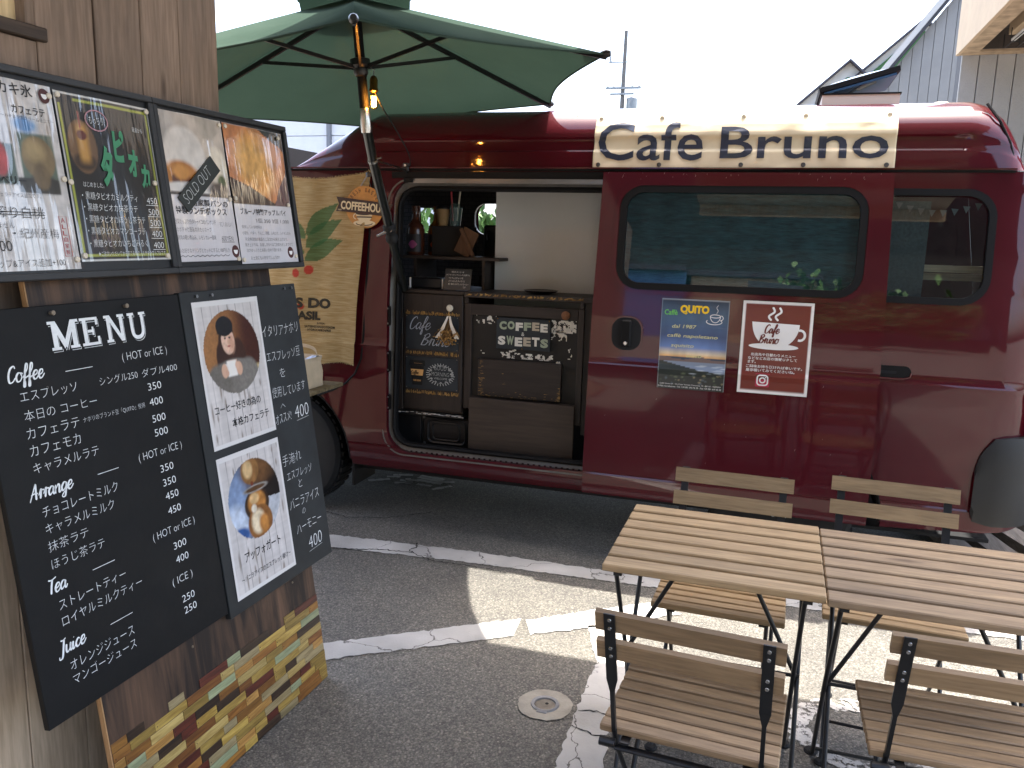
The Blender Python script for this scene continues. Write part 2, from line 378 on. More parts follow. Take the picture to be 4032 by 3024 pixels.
mb = MB(); mb.lathe((-0.612, 2.427, 0.0), [(0.034,0.001),(0.036,0.008),(0.046,0.009),(0.048,0.003)], 40); mb.build('rim', m_lid, T, 40)
mb = MB(); mb.lathe((-0.612, 2.427, 0.0), [(0.001,0.0052),(0.024,0.0052),(0.031,0.0055),(0.035,0.003)], 36); mb.build('lid', plain('lid_metal', '7d776d', 0.5, metal=0.5, var=0.2, vscale=40), T, 40)
mb = MB(); mb.lathe((-0.607, 2.432, 0.0056), [(0.006,0.0),(0.0055,0.0008)], 14); mb.build('key_hole', MAT['rubber'], T)
mb = MB(); mb.cham(-0.628, -0.594, 2.374, 2.393, 0.001, 0.0085, 0.002); mb.build('hinge_tab', m_lid, T)

# ================================================================== WOODEN HUT (left)
XW = -1.66
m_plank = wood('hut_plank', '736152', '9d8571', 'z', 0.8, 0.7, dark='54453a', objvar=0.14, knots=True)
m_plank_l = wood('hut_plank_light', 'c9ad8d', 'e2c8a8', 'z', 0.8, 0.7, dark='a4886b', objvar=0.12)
hut = thing('wooden_hut', 'hut wall of upright brown cedar boards behind the menu boards', 'hut', (XW, 1.0, 0))
edges = [2.238, 2.064, 1.912, 1.753, 1.578]
while edges[-1] > -2.2: edges.append(edges[-1] - random.uniform(0.155, 0.172))
for i in range(len(edges) - 1):
    y1, y0 = edges[i], edges[i+1]; xo = random.uniform(-0.002, 0.002)
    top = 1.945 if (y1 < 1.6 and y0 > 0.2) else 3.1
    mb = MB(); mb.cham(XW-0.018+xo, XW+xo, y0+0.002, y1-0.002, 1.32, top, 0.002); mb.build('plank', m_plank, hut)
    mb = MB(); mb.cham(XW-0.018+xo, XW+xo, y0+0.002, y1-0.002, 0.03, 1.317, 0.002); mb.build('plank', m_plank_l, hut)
mb = MB(); mb.bb(XW-0.05, XW-0.021, -2.2, 2.235, 0.0, 1.94); mb.bb(XW-0.05, XW-0.021, 1.60, 2.235, 1.94, 3.1); mb.bb(XW-0.05, XW-0.021, -2.2, 0.2, 1.94, 3.1); mb.build('backing', plain('dark_backing', '2a211a', 0.9), hut)
mb = MB(); mb.bb(-4.2, XW-0.051, 2.17, 2.21, 0, 3.1); mb.bb(-4.2, -4.15, -2.2, 2.16, 0, 3.1); mb.build('side_wall', m_plank, hut)
mb = MB(); mb.cham(XW-0.02, XW-0.001, 2.02, 2.236, 1.26, 1.30, .002)
mb = MB(); mb.cham(XW-0.06, XW+0.012, 0.18, 1.60, 1.947, 1.978, 0.003); mb.build('window_sill', wood('sill_wood', '3a2e25', '574638', 'y', 1, 0.7), hut)
for a_, b_2 in ((1.557, 1.60), (.18, .22)):
    mb = MB(); mb.cham(XW-0.06, XW-0.005, a_, b_2, 1.980, 3.1, 0.003); mb.build('window_frame', m_plank, hut)
mb = MB(); mb.bb(XW-0.045, XW-0.035, 0.22, 1.557, 1.980, 3.1); mb.build('window_shutter', wood('shutter_wood', 'c8a878', 'e3c99a', 'z', 0.6, 0.6), hut)

# ================================================================== UNSEEN AWNING shaped to shade signs and tables (its edge ends the sunlit patch)
aw = thing('shade_awning', 'unseen flat awning overhead, added to shade the signs and tables', 'awning', (-0.2, 1.5, 2.95))
m_aw = plain('shade_sheet', 'b3aea4', 0.7, var=0.15, vscale=3)
mb = MB(); mb.prism([(-1.70,.8),(-.75,.8),(-.75,-.9),(1.45,-.9),(1.45,3.478),(-.70,3.478),(-.70,3.3),(-1.70,3.3)], lambda u, v, w: (u, v, w), 2.955, 2.985); mb.build('roof_sheet', m_aw, aw)
for yy in (-.6, .2, 1.1, 2.1, 2.9):
    mb = MB(); mb.bb(-.74 if yy < .9 else -1.64, 1.45, yy-0.03, yy+0.03, 2.855, 2.953); mb.build('joist', m_plank_l, aw)
for (xx, yy) in ((1.40, 1.36), (1.75, 1.36))[:0]:
    mb = MB(); mb.bb(xx-0.05, xx+0.05, yy-0.05, yy+0.05, 0.0, 2.853); mb.build('post', m_plank_l, aw)

# ================================================================== GREY SIDING BUILDING (right, behind the van)
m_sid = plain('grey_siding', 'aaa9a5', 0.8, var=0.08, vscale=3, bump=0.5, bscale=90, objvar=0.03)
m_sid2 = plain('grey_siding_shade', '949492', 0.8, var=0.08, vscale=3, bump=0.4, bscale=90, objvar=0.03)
gb = thing('siding_building', 'grey building with upright siding boards and sloping roof edge behind the van', 'building', (3.0, 9.0, 0))
x = 1.27
for k in range(10):
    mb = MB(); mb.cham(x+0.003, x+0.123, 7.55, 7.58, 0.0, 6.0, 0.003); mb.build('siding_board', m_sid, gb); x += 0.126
mb = MB(); mb.bb(1.28, 5.2, 7.582, 7.8, 0, 6.0); mb.bb(2.54, 5.2, 7.55, 7.58, 0, 6.0); mb.build('wall', plain('siding_joint', '55575a', 0.9), gb)
x = 0.98
for k in range(14):
    zt0 = 3.744 + (x - 1.255) * 1.364; zt1 = 3.744 + (x + 0.117 - 1.255) * 1.364
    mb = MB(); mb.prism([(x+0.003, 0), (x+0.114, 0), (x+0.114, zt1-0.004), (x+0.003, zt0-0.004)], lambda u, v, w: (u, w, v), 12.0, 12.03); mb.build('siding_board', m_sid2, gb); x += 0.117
mb = MB(); mb.prism([(0.985, 0), (2.6, 0), (2.6, 5.55), (0.985, 3.36)], lambda u, v, w: (u, w, v), 12.033, 12.2); mb.build('wall', plain('siding_joint2', '5c5e60', 0.9), gb)
def rake(x0, z0, x1, z1, y0, y1, th, name, mat, par):
    mb = MB(); d = Vector((x1-x0, 0, z1-z0)).normalized(); nn = Vector((-d.z, 0, d.x))
    mb.prism([(x0, z0), (x1, z1), (x1+nn.x*th, z1+nn.z*th), (x0+nn.x*th, z0+nn.z*th)], lambda u, v, w: (u, w, v), y0, y1); return mb.build(name, mat, par)
m_trim = plain('pale_trim', 'c9c8c4', 0.6, var=0.05)
m_dark = plain('dark_trim', '3b3c41', 0.6)
rake(0.95, 3.36, 2.6, 5.61, 11.9, 12.2, 0.035, 'dark_edge', m_dark, gb)
rake(0.93, 3.38, 2.6, 5.66, 11.9, 12.25, 0.075, 'bargeboard', m_trim, gb)
# beige porch eave on the building with a caged tube lamp below
ev = thing('porch_eave', 'beige boxed eave jutting from the grey siding wall at top right', 'eave', (1.6, 6.5, 3.0))
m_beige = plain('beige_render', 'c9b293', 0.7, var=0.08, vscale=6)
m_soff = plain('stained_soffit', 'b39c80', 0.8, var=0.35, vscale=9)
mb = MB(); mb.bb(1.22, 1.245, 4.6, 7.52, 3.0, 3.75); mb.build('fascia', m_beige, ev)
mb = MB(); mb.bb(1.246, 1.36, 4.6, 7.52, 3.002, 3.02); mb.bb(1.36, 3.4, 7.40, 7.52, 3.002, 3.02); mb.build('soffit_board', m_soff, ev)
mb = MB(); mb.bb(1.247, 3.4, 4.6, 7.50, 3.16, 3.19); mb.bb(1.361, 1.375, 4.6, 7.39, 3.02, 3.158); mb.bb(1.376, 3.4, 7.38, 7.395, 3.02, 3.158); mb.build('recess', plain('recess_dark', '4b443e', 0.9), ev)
lf = thing('tube_lamp', 'unlit white tube lamp in a wire cage under the beige eave', 'lamp', (1.7, 7.0, 3.0))
mb = MB(); mb.bb(1.50, 1.56, 5.2, 7.18, 3.07, 3.158); mb.build('housing', m_beige, lf)
mb = MB(); mb.tube([(1.53, 5.25, 3.03), (1.53, 7.16, 3.03)], 0.016, 10); mb.build('tube', MAT['white'], lf, 40)
mb = MB()
for yy in (5.4, 5.8, 6.2, 6.6, 7.0, 7.2): mb.tube([(1.48, yy, 3.08), (1.48, yy, 2.985), (1.58, yy, 2.985), (1.58, yy, 3.08)], 0.004, 5)
for xx in (1.49, 1.57): mb.tube([(xx, 5.3, 2.985), (xx, 7.2, 2.985)], 0.004, 5)
mb.build('wire_cage', MAT['black_paint'], lf)

# ================================================================== GREEN AND WHITE GABLES, far
m_green = plain('green_siding', '3e6a3c', 0.7, var=0.06); m_roofd = plain('dark_roofing', '3c3a45', 0.7)
def gable(ax, az, lx, rx, zb, Y, label, ins):
    s = 0.895; T = thing('gabled_house', label, 'house', (ax, Y, 0))
    wl, wr = ax - lx, rx - ax
    mb = MB(); mb.prism([(lx, az - s*wl), (lx, zb-3), (rx, zb-3), (rx, az - s*wr), (ax, az)], lambda u, v, w: (u, w, v), Y, Y+0.3); mb.build('wall', m_trim, T)
    # green boards inside the trim
    inset = ins; z = az - ins - .02
    while z > zb - 0.6:
        z0 = z - 0.085; hw0 = (az - inset - z0) / s; hw1 = (az - inset - (z - 0.004)) / s
        x0a, x0b = max(lx+.15, ax-hw0), min(rx-.15, ax+hw0); x1a, x1b = max(lx+.15, ax-hw1), min(rx-.15, ax+hw1)
        mb = MB(); mb.prism([(x0a, z0), (x0b, z0), (x1b, z-0.004), (x1a, z-0.004)], lambda u, v, w: (u, w, v), Y-0.02, Y-0.002); mb.build('siding_board', m_green, T); z = z0
    for sgn, ww in ((-1, wl), (1, wr)):
        mb = MB(); ex, ez = ax + sgn*ww*1.02, az - s*ww*1.02
        mb.prism([(ax, az+0.004), (ex, ez+0.004), (ex, ez+0.04), (ax, az+0.04)], lambda u, v, w: (u, w, v), Y-0.15, Y+4.0); mb.build('roof_slope', m_roofd, T)
    return T
gable(0.96, 4.60, -0.7, 1.32, 3.9, 16.0, 'smaller white gable with green boards behind the roof vent', .22)
gable(2.068, 5.24, 0.9, 3.4, 4.0, 16.1, 'larger white gable with green boards beside the grey building', .13)

# ================================================================== UTILITY POLE
T = thing('utility_pole', 'distant concrete utility pole with crossarm above the van roof', 'utility pole', (-4.64, 25, 0))
m_pole = plain('pole_concrete', '605f5d', 0.8)
mb = MB(); mb.tube([(-4.70, 25, 0), (-4.66, 25, 4), (-4.62, 25, 7.4)], [0.10, 0.075, 0.05], 10); mb.build('shaft', m_pole, T, 50)
mb = MB(); mb.bb(-5.13, -4.10, 24.9, 24.96, 5.78, 5.84); mb.bb(-5.0, -4.3, 24.9, 24.96, 5.62, 5.67); mb.build('crossarm', MAT['steel'], T)
for xx in (-5.08, -4.9, -4.35, -4.15):
    mb = MB(); mb.lathe((xx, 24.93, 5.845), [(0.03,0),(0.045,0.03),(0.03,0.06),(0.04,0.09),(0.01,0.12)], 8); mb.build('insulator', MAT['white'], T)
mb = MB(); mb.lathe((-4.36, 25, 5.2), [(0.09,0),(0.16,0.03),(0.16,0.32),(0.09,0.36)], 12); mb.build('transformer', MAT['steel'], T, 40)
mb = MB(); mb.bb(-5.1, -4.55, 24.95, 24.98, 6.52, 6.55); mb.tube([(-5.02,24.95,6.55),(-5.05,24.95,6.7)],.03,6); mb.build('bracket', MAT['steel'], T)

# ================================================================== HOUSES behind at left
T = thing('white_house', 'white sided house wall seen under the parasol behind the van front', 'house', (-6, 10.2, 0))
m_wh = plain('white_siding', 'd5d9de', 0.6, var=0.04)
z = 0.0
while z < 3.3:
    mb = MB(); mb.bb(-9.5, -5.76, 10.0, 10.03, z+0.004, z+0.245); mb.build('siding_board', m_wh, T)
    mb = MB(); mb.bb(-5.70, -4.2, 10.0, 10.03, z+0.004, z+0.245); mb.build('siding_board', m_wh, T); z += 0.25
mb = MB(); mb.bb(-9.5, -4.2, 10.032, 14, 0, 3.3); mb.build('wall', m_trim, T)
mb = MB(); mb.bb(-5.755, -5.705, 9.96, 10.03, 0, 3.25); mb.build('corner_post', plain('grey_post', '767a82', 0.6), T)
T = thing('tiled_house', 'distant house with tan tiled roof above the parasol at left', 'house', (-11, 15, 0))
m_tile = plain('tan_tile', 'b98d5e', 0.7, var=0.12)
mb = MB(); mb.bb(-15, -9.2, 14.5, 20, 0, 4.6); mb.build('wall', m_wh, T)
for k in range(9):
    y0 = 13.6 + k*0.28; z0 = 4.45 + k*0.10
    mb = MB(); mb.box((-12, y0+0.15, z0+0.05), (6.2, 0.33, 0.05), Matrix.Rotation(0.33, 3, 'X')); mb.build('tile_course', m_tile, T)

# ================================================================== VEGETATION behind the van (seen through its windows) and behind the camera (seen as reflections)
m_leaf = plain('leaf', '4c7034', 0.6, var=0.4, vscale=3, objvar=0.05); m_bark = plain('bark', '4a3b2d', 0.9, var=0.3)
def bush(name, label, c, rx, ry, rz, nleaf, size, trunk=0.0, cat='shrub'):
    T = thing(name, label, cat, (c[0], c[1], 0)); mb = MB()
    cl = [(Vector((random.uniform(-.75,.75)*rx, random.uniform(-.75,.75)*ry, random.uniform(-.75,.75)*rz)), random.uniform(.25,.5)) for _ in range(26)]
    for _ in range(nleaf):
        cc, rr = random.choice(cl)
        p = Vector(c) + cc + Vector((random.gauss(0,1)*rx, random.gauss(0,1)*ry, random.gauss(0,1)*rz)) * rr * 0.42
        if p.z < 0.03: p.z = random.uniform(.03, .2)
        d = Vector((random.gauss(0,1), random.gauss(0,1), random.gauss(0,.6))).normalized(); u = d.cross(Vector((0,0,1))).normalized(); w = d.cross(u)
        s = size * random.uniform(.6, 1.3)
        mb.add([p - u*s*.5, p + w*s, p + u*s*.5, p - w*s*.6], [(0,1,2,3)])
    mb.build('crown' if trunk else 'foliage', m_leaf, T, recalc=False)
    mb = MB()
    if trunk:
        mb.tube([(c[0], c[1], 0), (c[0]+.05, c[1], trunk*.6), (c[0], c[1]+.05, c[2])], [.13,.1,.06], 9)
        for k in range(5):
            a = k*1.3; mb.tube([(c[0], c[1], trunk*.8), (c[0]+math.cos(a)*rx*.6, c[1]+math.sin(a)*ry*.6, c[2]+rz*.3)], [.06,.02], 6)
        mb.build('trunk', m_bark, T, 50)
    else:
        for k in range(6):
            a = k*1.05; mb.tube([(c[0], c[1], 0), (c[0]+math.cos(a)*rx*.5, c[1]+math.sin(a)*ry*.5, c[2]+rz*.3)], [.03,.01], 5)
        mb.build('stem', m_bark, T)
    return T
bush('green_shrub', 'leafy green shrub beyond the van seen through its far window', (-3.6, 8.3, 1.0), 1.0, 0.6, 1.0, 2600, 0.09)
bush('garden_tree', 'leafy tree mirrored in the dark window of the sliding door', (1.9, -10.0, 2.6), 1.9, 1.0, 1.6, 6000, 0.13, 1.4, 'tree')
T = thing('beige_house', 'beige house across the lot mirrored in the sliding door window', 'house', (-.8, -11, 0))
mb = MB(); mb.bb(-1.75, .9, -13, -11, 0, 4.3); mb.build('wall', m_beige, T)
for zz in (1.0, 3.1):
    mb = MB(); mb.bb(-.35, .45, -10.99, -10.95, zz, zz+.8); mb.build('window', plain('far_window', '6a747a', 0.1), T)
mb = MB(); mb.prism([(-.5, 3.95), (.6, 3.95), (.6, 4.02), (-.5, 4.1)], lambda u, v, w: (u, w, v), -10.9, -10.2); mb.build('window_awning', plain('awning_grey', '4a4f55', .7), T)
mb = MB(); mb.bb(-1.85, 1.0, -13.1, -10.85, 4.3, 4.42); mb.build('roof', m_roofd, T)
T = thing('blue_house', 'blue painted house mirrored at the left of the sliding door window', 'house', (-3, -10.5, 0))
mb = MB(); mb.bb(-5.2, -1.85, -13, -10.8, 0, 4.35); mb.build('wall', plain('blue_wall', '4d79ad', 0.5), T)
mb = MB(); mb.bb(-5.3, -1.86, -13.1, -10.65, 4.35, 4.47); mb.build('roof', m_roofd, T)
T = thing('dark_backdrop', 'unseen dark backdrop hall added behind the camera to darken the van reflections', 'building', (-1, -15, 0))  # unseen dark block added behind the camera to darken reflections in the van
m_backdrop = plain('backdrop_dark', '2b2a28', .8, var=.3, vscale=2)
mb = MB(); mb.bb(-17, 13, -20, -14.5, 0, 9.5); mb.build('wall', m_backdrop, T)
for xx in range(-15, 13, 4):
    mb = MB(); mb.bb(xx-.7, xx+.7, -14.49, -14.44, 1.2, 2.6); mb.build('window', plain('backdrop_window', '39434a', 0.1), T)
mb = MB(); mb.bb(-17.6, 13.6, -20.5, -13.6, 9.5, 9.7); mb.build('roof', m_roofd, T)
# ================================================================== VAN
VO = V(-0.85, 4.65, 0.0)
van = thing('camper_van', 'burgundy high-roof van turned coffee stand with its side door slid open', 'van', VO)
def carpaint():
    m, t, b = nmat('burgundy_paint'); co = coords(t, (1, 1, 1), rnd=False)
    b.inputs['Base Color'].default_value = (*lin('4f0f1b'), 1)
    n = N(t, 'ShaderNodeTexNoise', i_Scale=1.6, i_Detail=6.0); t.links.new(co, n.inputs['Vector'])
    r = ramp(t, [(0.3, lin('400a13')), (0.7, lin('4a0e19'))], n.outputs[0]); t.links.new(r.outputs[0], b.inputs['Base Color'])
    b.inputs['Specular IOR Level'].default_value = 0.05; b.inputs['Roughness'].default_value = 0.38; b.inputs['Coat Weight'].default_value = 1.0; b.inputs['Coat Roughness'].default_value = 0.035; b.inputs['Coat IOR'].default_value = 1.5
    n2 = N(t, 'ShaderNodeTexNoise', i_Scale=2.2, i_Detail=2.0); t.links.new(co, n2.inputs['Vector'])
    bp = N(t, 'ShaderNodeBump', i_Strength=0.10, i_Distance=0.02); t.links.new(n2.outputs[0], bp.inputs['Height']); t.links.new(bp.outputs[0], b.inputs['Coat Normal'])
    n3 = N(t, 'ShaderNodeTexNoise', i_Scale=60, i_Detail=6.0); t.links.new(co, n3.inputs['Vector'])
    mr = N(t, 'ShaderNodeMapRange'); mr.inputs['To Min'].default_value = 0.02; mr.inputs['To Max'].default_value = 0.09; t.links.new(n3.outputs[0], mr.inputs[0]); t.links.new(mr.outputs[0], b.inputs['Coat Roughness'])
    return m
m_paint = carpaint()
m_glassd = glassmat('tinted_glass', (0.55, 0.62, 0.62), 0.01, 1.5)
m_trimblk = plain('black_trim', '0c0c0d', 0.65, var=0.2, spec=0.25)
m_bump = plain('bumper_plastic', '131415', 0.55, var=0.15, vscale=30, bump=0.06, bscale=300)
m_jamb = plain('door_jamb', '6b6a67', 0.4, metal=0.3, var=0.3, vscale=9)
m_alu = plain('rail_metal', '86888a', 0.32, metal=0.9, var=0.1)
m_inner = plain('dark_interior', '16171a', 0.85, var=0.2)
PZ = [(.27,.06),(.30,.035),(.335,.012),(.42,.003),(.428,.007),(.434,.003),(.5,.0),(.72,-.002),(.93,0),(.955,-.004),(.975,.004),(1.0,.004),(1.15,.006),(1.25,.014),(1.5,.044),(1.84,.085)]
def prof(z): return float(np.interp(z, [a for a, _ in PZ], [b for _, b in PZ]))
def rrect(x0, x1, z0, z1, r, n=7):
    P = []
    for cx, cz, a0 in ((x1-r, z1-r, 0), (x0+r, z1-r, 90), (x0+r, z0+r, 180), (x1-r, z0+r, 270)):
        for k in range(n + 1):
            a = R(a0 + 90*k/n); P.append((cx + r*math.cos(a), cz + r*math.sin(a)))
    return P
def sheet(outer, holes, zlev, xlev, yf, rim):
    bm = bmesh.new(); es = []
    for loop in [outer] + holes:
        vs = [bm.verts.new((x, 0, z)) for x, z in loop]
        es += [bm.edges.new((vs[i], vs[(i+1) % len(vs)])) for i in range(len(vs))]
    bmesh.ops.triangle_fill(bm, use_beauty=True, use_dissolve=False, edges=es, normal=(0, -1, 0))
    for z in zlev:
        bmesh.ops.bisect_plane(bm, geom=bm.verts[:]+bm.edges[:]+bm.faces[:], plane_co=(0, 0, z), plane_no=(0, 0, 1), dist=1e-5)
    for x in xlev:
        bmesh.ops.bisect_plane(bm, geom=bm.verts[:]+bm.edges[:]+bm.faces[:], plane_co=(x, 0, 0), plane_no=(1, 0, 0), dist=1e-5)
    if rim:
        be = [e for e in bm.edges if len(e.link_faces) == 1]
        r_ = bmesh.ops.extrude_edge_only(bm, edges=be); nv = [v for v in r_['geom'] if isinstance(v, bmesh.types.BMVert)]
        for v in nv: v.co.y += rim
    for v in bm.verts: v.co.y += yf(v.co.x, v.co.z)
    return bm
ZL = [a for a, _ in PZ[1:-1]] + [.6, .85, 1.08, 1.2, 1.35, 1.42, 1.6, 1.7, 1.78]
def nose(x): return 0.0 if x > -2.35 else 0.55 * (min(1.0, (-2.35 - x) / 0.75)) ** 2.2
def tail(x): return 0.0 if x < 0.90 else 0.16 * ((x - 0.90) / 0.22) ** 2.4
def ybody(x, z): return 3.8 + prof(z) + nose(x) * 0.5 + tail(x)
def arch(cx, r, zb, n=18):
    a0 = math.acos(min(1, max(-1, 0))) ; P = []
    for k in range(n + 1):
        a = math.pi * k / n; P.append((cx - r*math.cos(a), 0.33 + r*math.sin(a)))
    return P
WF, WR_ = -2.50, 0.11
outer = [(-3.05, .30), (WF-.42, .30)] + arch(WF, .42, .3) + [(WF+.42, .30), (WR_-.425, .30)] + arch(WR_, .425, .3) + [(WR_+.425, .30), (1.10, .34), (1.12, .7), (1.10, 1.3), (1.02, 1.84), (-2.47, 1.84), (-2.80, 1.35), (-3.02, .95), (-3.08, .6)]
opening = rrect(-1.865, -0.62, .405, 1.795, .12)
rwin = rrect(-0.02, .845, 1.30, 1.765, .11)
fwin = [(-2.05, 1.25), (-2.05, 1.72), (-2.12, 1.77), (-2.40, 1.74), (-2.70, 1.27), (-2.66, 1.22), (-2.10, 1.22)]
bm = sheet(outer, [opening, rwin, fwin], ZL, [-2.9, -2.75, -2.6, -2.45, -2.35, .75, .82, .88, .94, 1.0, 1.05], ybody, 0.03)
mb = MB().frombm(bm); body = mb.build('body_side', m_paint, van, 28)
# far side, front, rear and belly panels
def mirror(p): return (p[0], 9.3 - p[1], p[2])
bm = sheet(outer, [rrect(-2.40, -2.08, 1.52, 1.78, .04), rrect(-1.97, -1.2, 1.50, 1.745, .09)], ZL, [-2.9, -2.6, -2.35, .75, .88, 1.0], ybody, 0.0)
mb = MB().frombm(bm); mb.v = [mirror(p) for p in mb.v]; mb.build('far_side', m_paint, van, 28)
fr = [(-3.05, .30), (-3.08, .6), (-3.02, .95), (-2.80, 1.35), (-2.47, 1.84)]
def loft(line, name, mat, bulge, par=van):
    mb = MB(); k = 16; vs = []
    for x, z in line:
        y0 = ybody(x, z); y1 = 9.3 - y0
        for j in range(k + 1):
            u = j / k; vs.append((x + bulge * math.sin(math.pi*u), y0 + (y1-y0)*u, z))
    mb.add(vs, [(i*(k+1)+j, i*(k+1)+j+1, (i+1)*(k+1)+j+1, (i+1)*(k+1)+j) for i in range(len(line)-1) for j in range(k)])
    return mb.build(name, mat, par, 35)
loft(fr[:3], 'nose', m_paint, -0.16); loft(fr[2:], 'windscreen', m_glassd, -0.14)
loft([(1.12, .7), (1.10, 1.3), (1.02, 1.84)], 'tailgate', m_paint, 0.10)
mb = MB(); mb.bb(-2.95, 1.0, 3.95, 5.35, .245, .26); mb.build('belly', m_inner, van)
# high roof: swept section with long pressed grooves
PR = [(1.845,.088),(1.87,.090),(1.917,.095),(1.926,.096),(1.934,.108),(1.945,.110),(1.975,.113),(1.985,.112),(1.993,.104),(2.01,.107),(2.045,.122),(2.08,.150),(2.108,.185),(2.130,.235),(2.146,.30),(2.158,.38),(2.170,.5),(2.182,.65),(2.186,.85)]
def sm(a, b, x): t = min(1, max(0, (x-a)/(b-a))); return t*t*(3-2*t)
def kroof(x):
    if x < -2.0:
        return float(np.interp(x, [-2.55,-2.47,-2.34,-2.19,-2.08,-2.0], [0.0,.085,.40,.70,.90,1.0]))
    if x > 0.72: return math.sqrt(max(0.0, 1 - ((x-0.72)/0.222)**2.3))
    return 1.0
def roofpt(x, i):
    z, o = PR[i]; k = kroof(x); base = float(np.interp(z, [1.845, 2.045, 2.2], [.088, .118, .118]))
    if 1.926 < z < 1.99: o = o if (-1.93 < x < 0.70) else (o - 0.010*(sm(.70,.745,x) + sm(-1.93,-1.98,x)) if z < 1.99 else o)
    if z > 2.09: o2 = o
    else: o2 = o
    zz = 1.845 + (z-1.845)*k
    if x > .72: o2 += 0.16*(1-k)**1.0*((z-1.845)/.34) + tail(x)
    if x < -2.0: o2 += 0.05*(1-k) + nose(x)*.3
    return o2, zz
xs = [-2.55,-2.51,-2.47,-2.40,-2.34,-2.26,-2.19,-2.13,-2.08,-2.0,-1.98,-1.93] + list(np.linspace(-1.85,.5,14)) + [.60,.66,.70,.72,.745,.79,.83,.86,.885,.905,.92,.932,.94]
mb = MB(); vs = []; nP = len(PR)
for x in xs:
    pts = [roofpt(x, i) for i in range(nP)]
    vs += [(x, 3.8+o, z) for o, z in pts] + [(x, 5.5-o, z) for o, z in reversed(pts)]
w_ = 2*nP
mb.add(vs, [(i*w_+j, i*w_+j+1, (i+1)*w_+j+1, (i+1)*w_+j) for i in range(len(xs)-1) for j in range(w_-1)])
roof = mb.build('high_roof', m_paint, van, 32)
mb = MB(); mb.tube([(0.785,3.975,2.12),(0.83,3.94,2.05),(0.875,3.925,1.96),(0.905,3.915,1.86),(0.915,3.905,1.80)], 0.006, 6); mb.build('roof_seam', m_trimblk, van)
# gutter under the roof
mb = MB(); mb.bb(-2.46, 0.90, 3.879, 3.96, 1.836, 1.846); mb.build('gutter', m_trimblk, van)
mb = MB(); mb.bar((-2.47, 3.868, 1.8495), (0.90, 3.870, 1.8495), 0.016, 0.006); mb.build('gutter_lip', m_paint, van)
# rear quarter window
def ringframe(x0, x1, z0, z1, r, w, d0, name, mat, par, ydoor=0.0, proud=0.006, back=0.02):
    A = rrect(x0, x1, z0, z1, r); B = rrect(x0+w, x1-w, z0+w, z1-w, max(r-w, .01)); n = len(A); vs = []
    for (P, o) in ((A, 0.0), (A, -proud), (B, -proud), (B, back)):
        vs += [(x, ybody(x, z) + ydoor + d0 + o, z) for x, z in P]
    mb = MB(); mb.add(vs, [(L*n+i, L*n+(i+1) % n, (L+1)*n+(i+1) % n, (L+1)*n+i) for L in range(3) for i in range(n)])
    return mb.build(name, mat, par, 40)
def pane(x0, x1, z0, z1, r, d, name, mat, par, ydoor=0.0):
    bm = sheet(rrect(x0, x1, z0, z1, r), [], [1.35,1.42,1.5,1.6,1.7], [], lambda x, z: ybody(min(x, .9), z) + ydoor + d, 0)
    return MB().frombm(bm).build(name, mat, par, 40)
w = pane(-0.0, .83, 1.315, 1.75, .10, .014, 'rear_side_window', m_glassd, van)
ringframe(-0.025, .85, 1.295, 1.77, .115, .028, 0.0, 'window_rubber', m_trimblk, w)
w = pane(-2.6, -2.06, 1.23, 1.76, .03, .03, 'front_window', m_glassd, van)
# front door seam and wheel arch lips, mud flap
mb = MB(); pts = [(-1.975,1.80),(-1.98,1.6),(-1.985,1.3),(-1.997,1.0),(-2.01,.88),(-2.045,.80),(-2.10,.745),(-2.18,.70),(-2.27,.665)]
mb.tube([(x, ybody(x, z)+0.001, z) for x, z in pts], 0.006, 6); mb.build('door_seam', m_trimblk, van)
for cx, rr in ((WF, .42), (WR_, .425)):
    mb = MB(); P = arch(cx, rr-.004, .3)
    mb.tube([(x, ybody(x, z)+.012, z) for x, z in P], 0.012, 6); mb.build('wheel_arch_lip', m_trimblk, van, 50)
    mb = MB(); k = 20; vs = []
    for i in range(k+1):
        a = math.pi*i/k; vs += [(cx - (rr+.0)*math.cos(a), 3.835, .33+rr*math.sin(a)), (cx - rr*math.cos(a), 4.25, .33+rr*math.sin(a))]
    mb.add(vs, [(2*i, 2*i+2, 2*i+3, 2*i+1) for i in range(k)]); mb.bb(cx-rr, cx+rr, 4.25, 4.26, .3, .78); mb.build('wheel_well', m_inner, van)
mb = MB(); mb.bb(-2.10, -2.085, 3.86, 4.10, .17, .50); mb.build('mud_flap', m_trimblk, van)
def wheel(cx, y0, name, far=False):
    s = -1 if far else 1
    tyre = MB(); tyre.lathe((cx, y0, .33), [(.195,0.0),(.26,-.012*s),(.30,-.008*s),(.322,.012*s),(.328,.05*s),(.328,.14*s),(.32,.175*s),(.29,.185*s),(.20,.185*s)], 40, (0, 1, 0)); o = tyre.build(name, MAT['rubber'], van, 35)
    tr = MB()
    for k in range(44):
        a = 2*math.pi*k/44; c = Vector((cx+math.cos(a)*.3285, y0+.095*s, .33+math.sin(a)*.3285)); tr.box(c, (.026, .15, .010), Matrix.Rotation(-a+math.pi/2, 3, 'Y'))
    tr.build('tread', MAT['rubber'], o)
    rim = MB(); rim.lathe((cx, y0+.01*s, .33), [(.02,.0),(.06,-.008*s),(.075,.02*s),(.14,.035*s),(.165,.012*s),(.195,.0),(.20,.06*s)], 32, (0,1,0)); rim.build('rim', plain('wheel_steel', '6d6f72', .4, metal=.8), o, 35)
    nb = MB()
    for k in range(6):
        a = k*math.pi/3; nb.lathe((cx+math.cos(a)*.052, y0-.006*s, .33+math.sin(a)*.052), [(.009,0),(.009,.02*s)], 6, (0,1,0))
    nb.build('wheel_nuts', MAT['steel'], o)
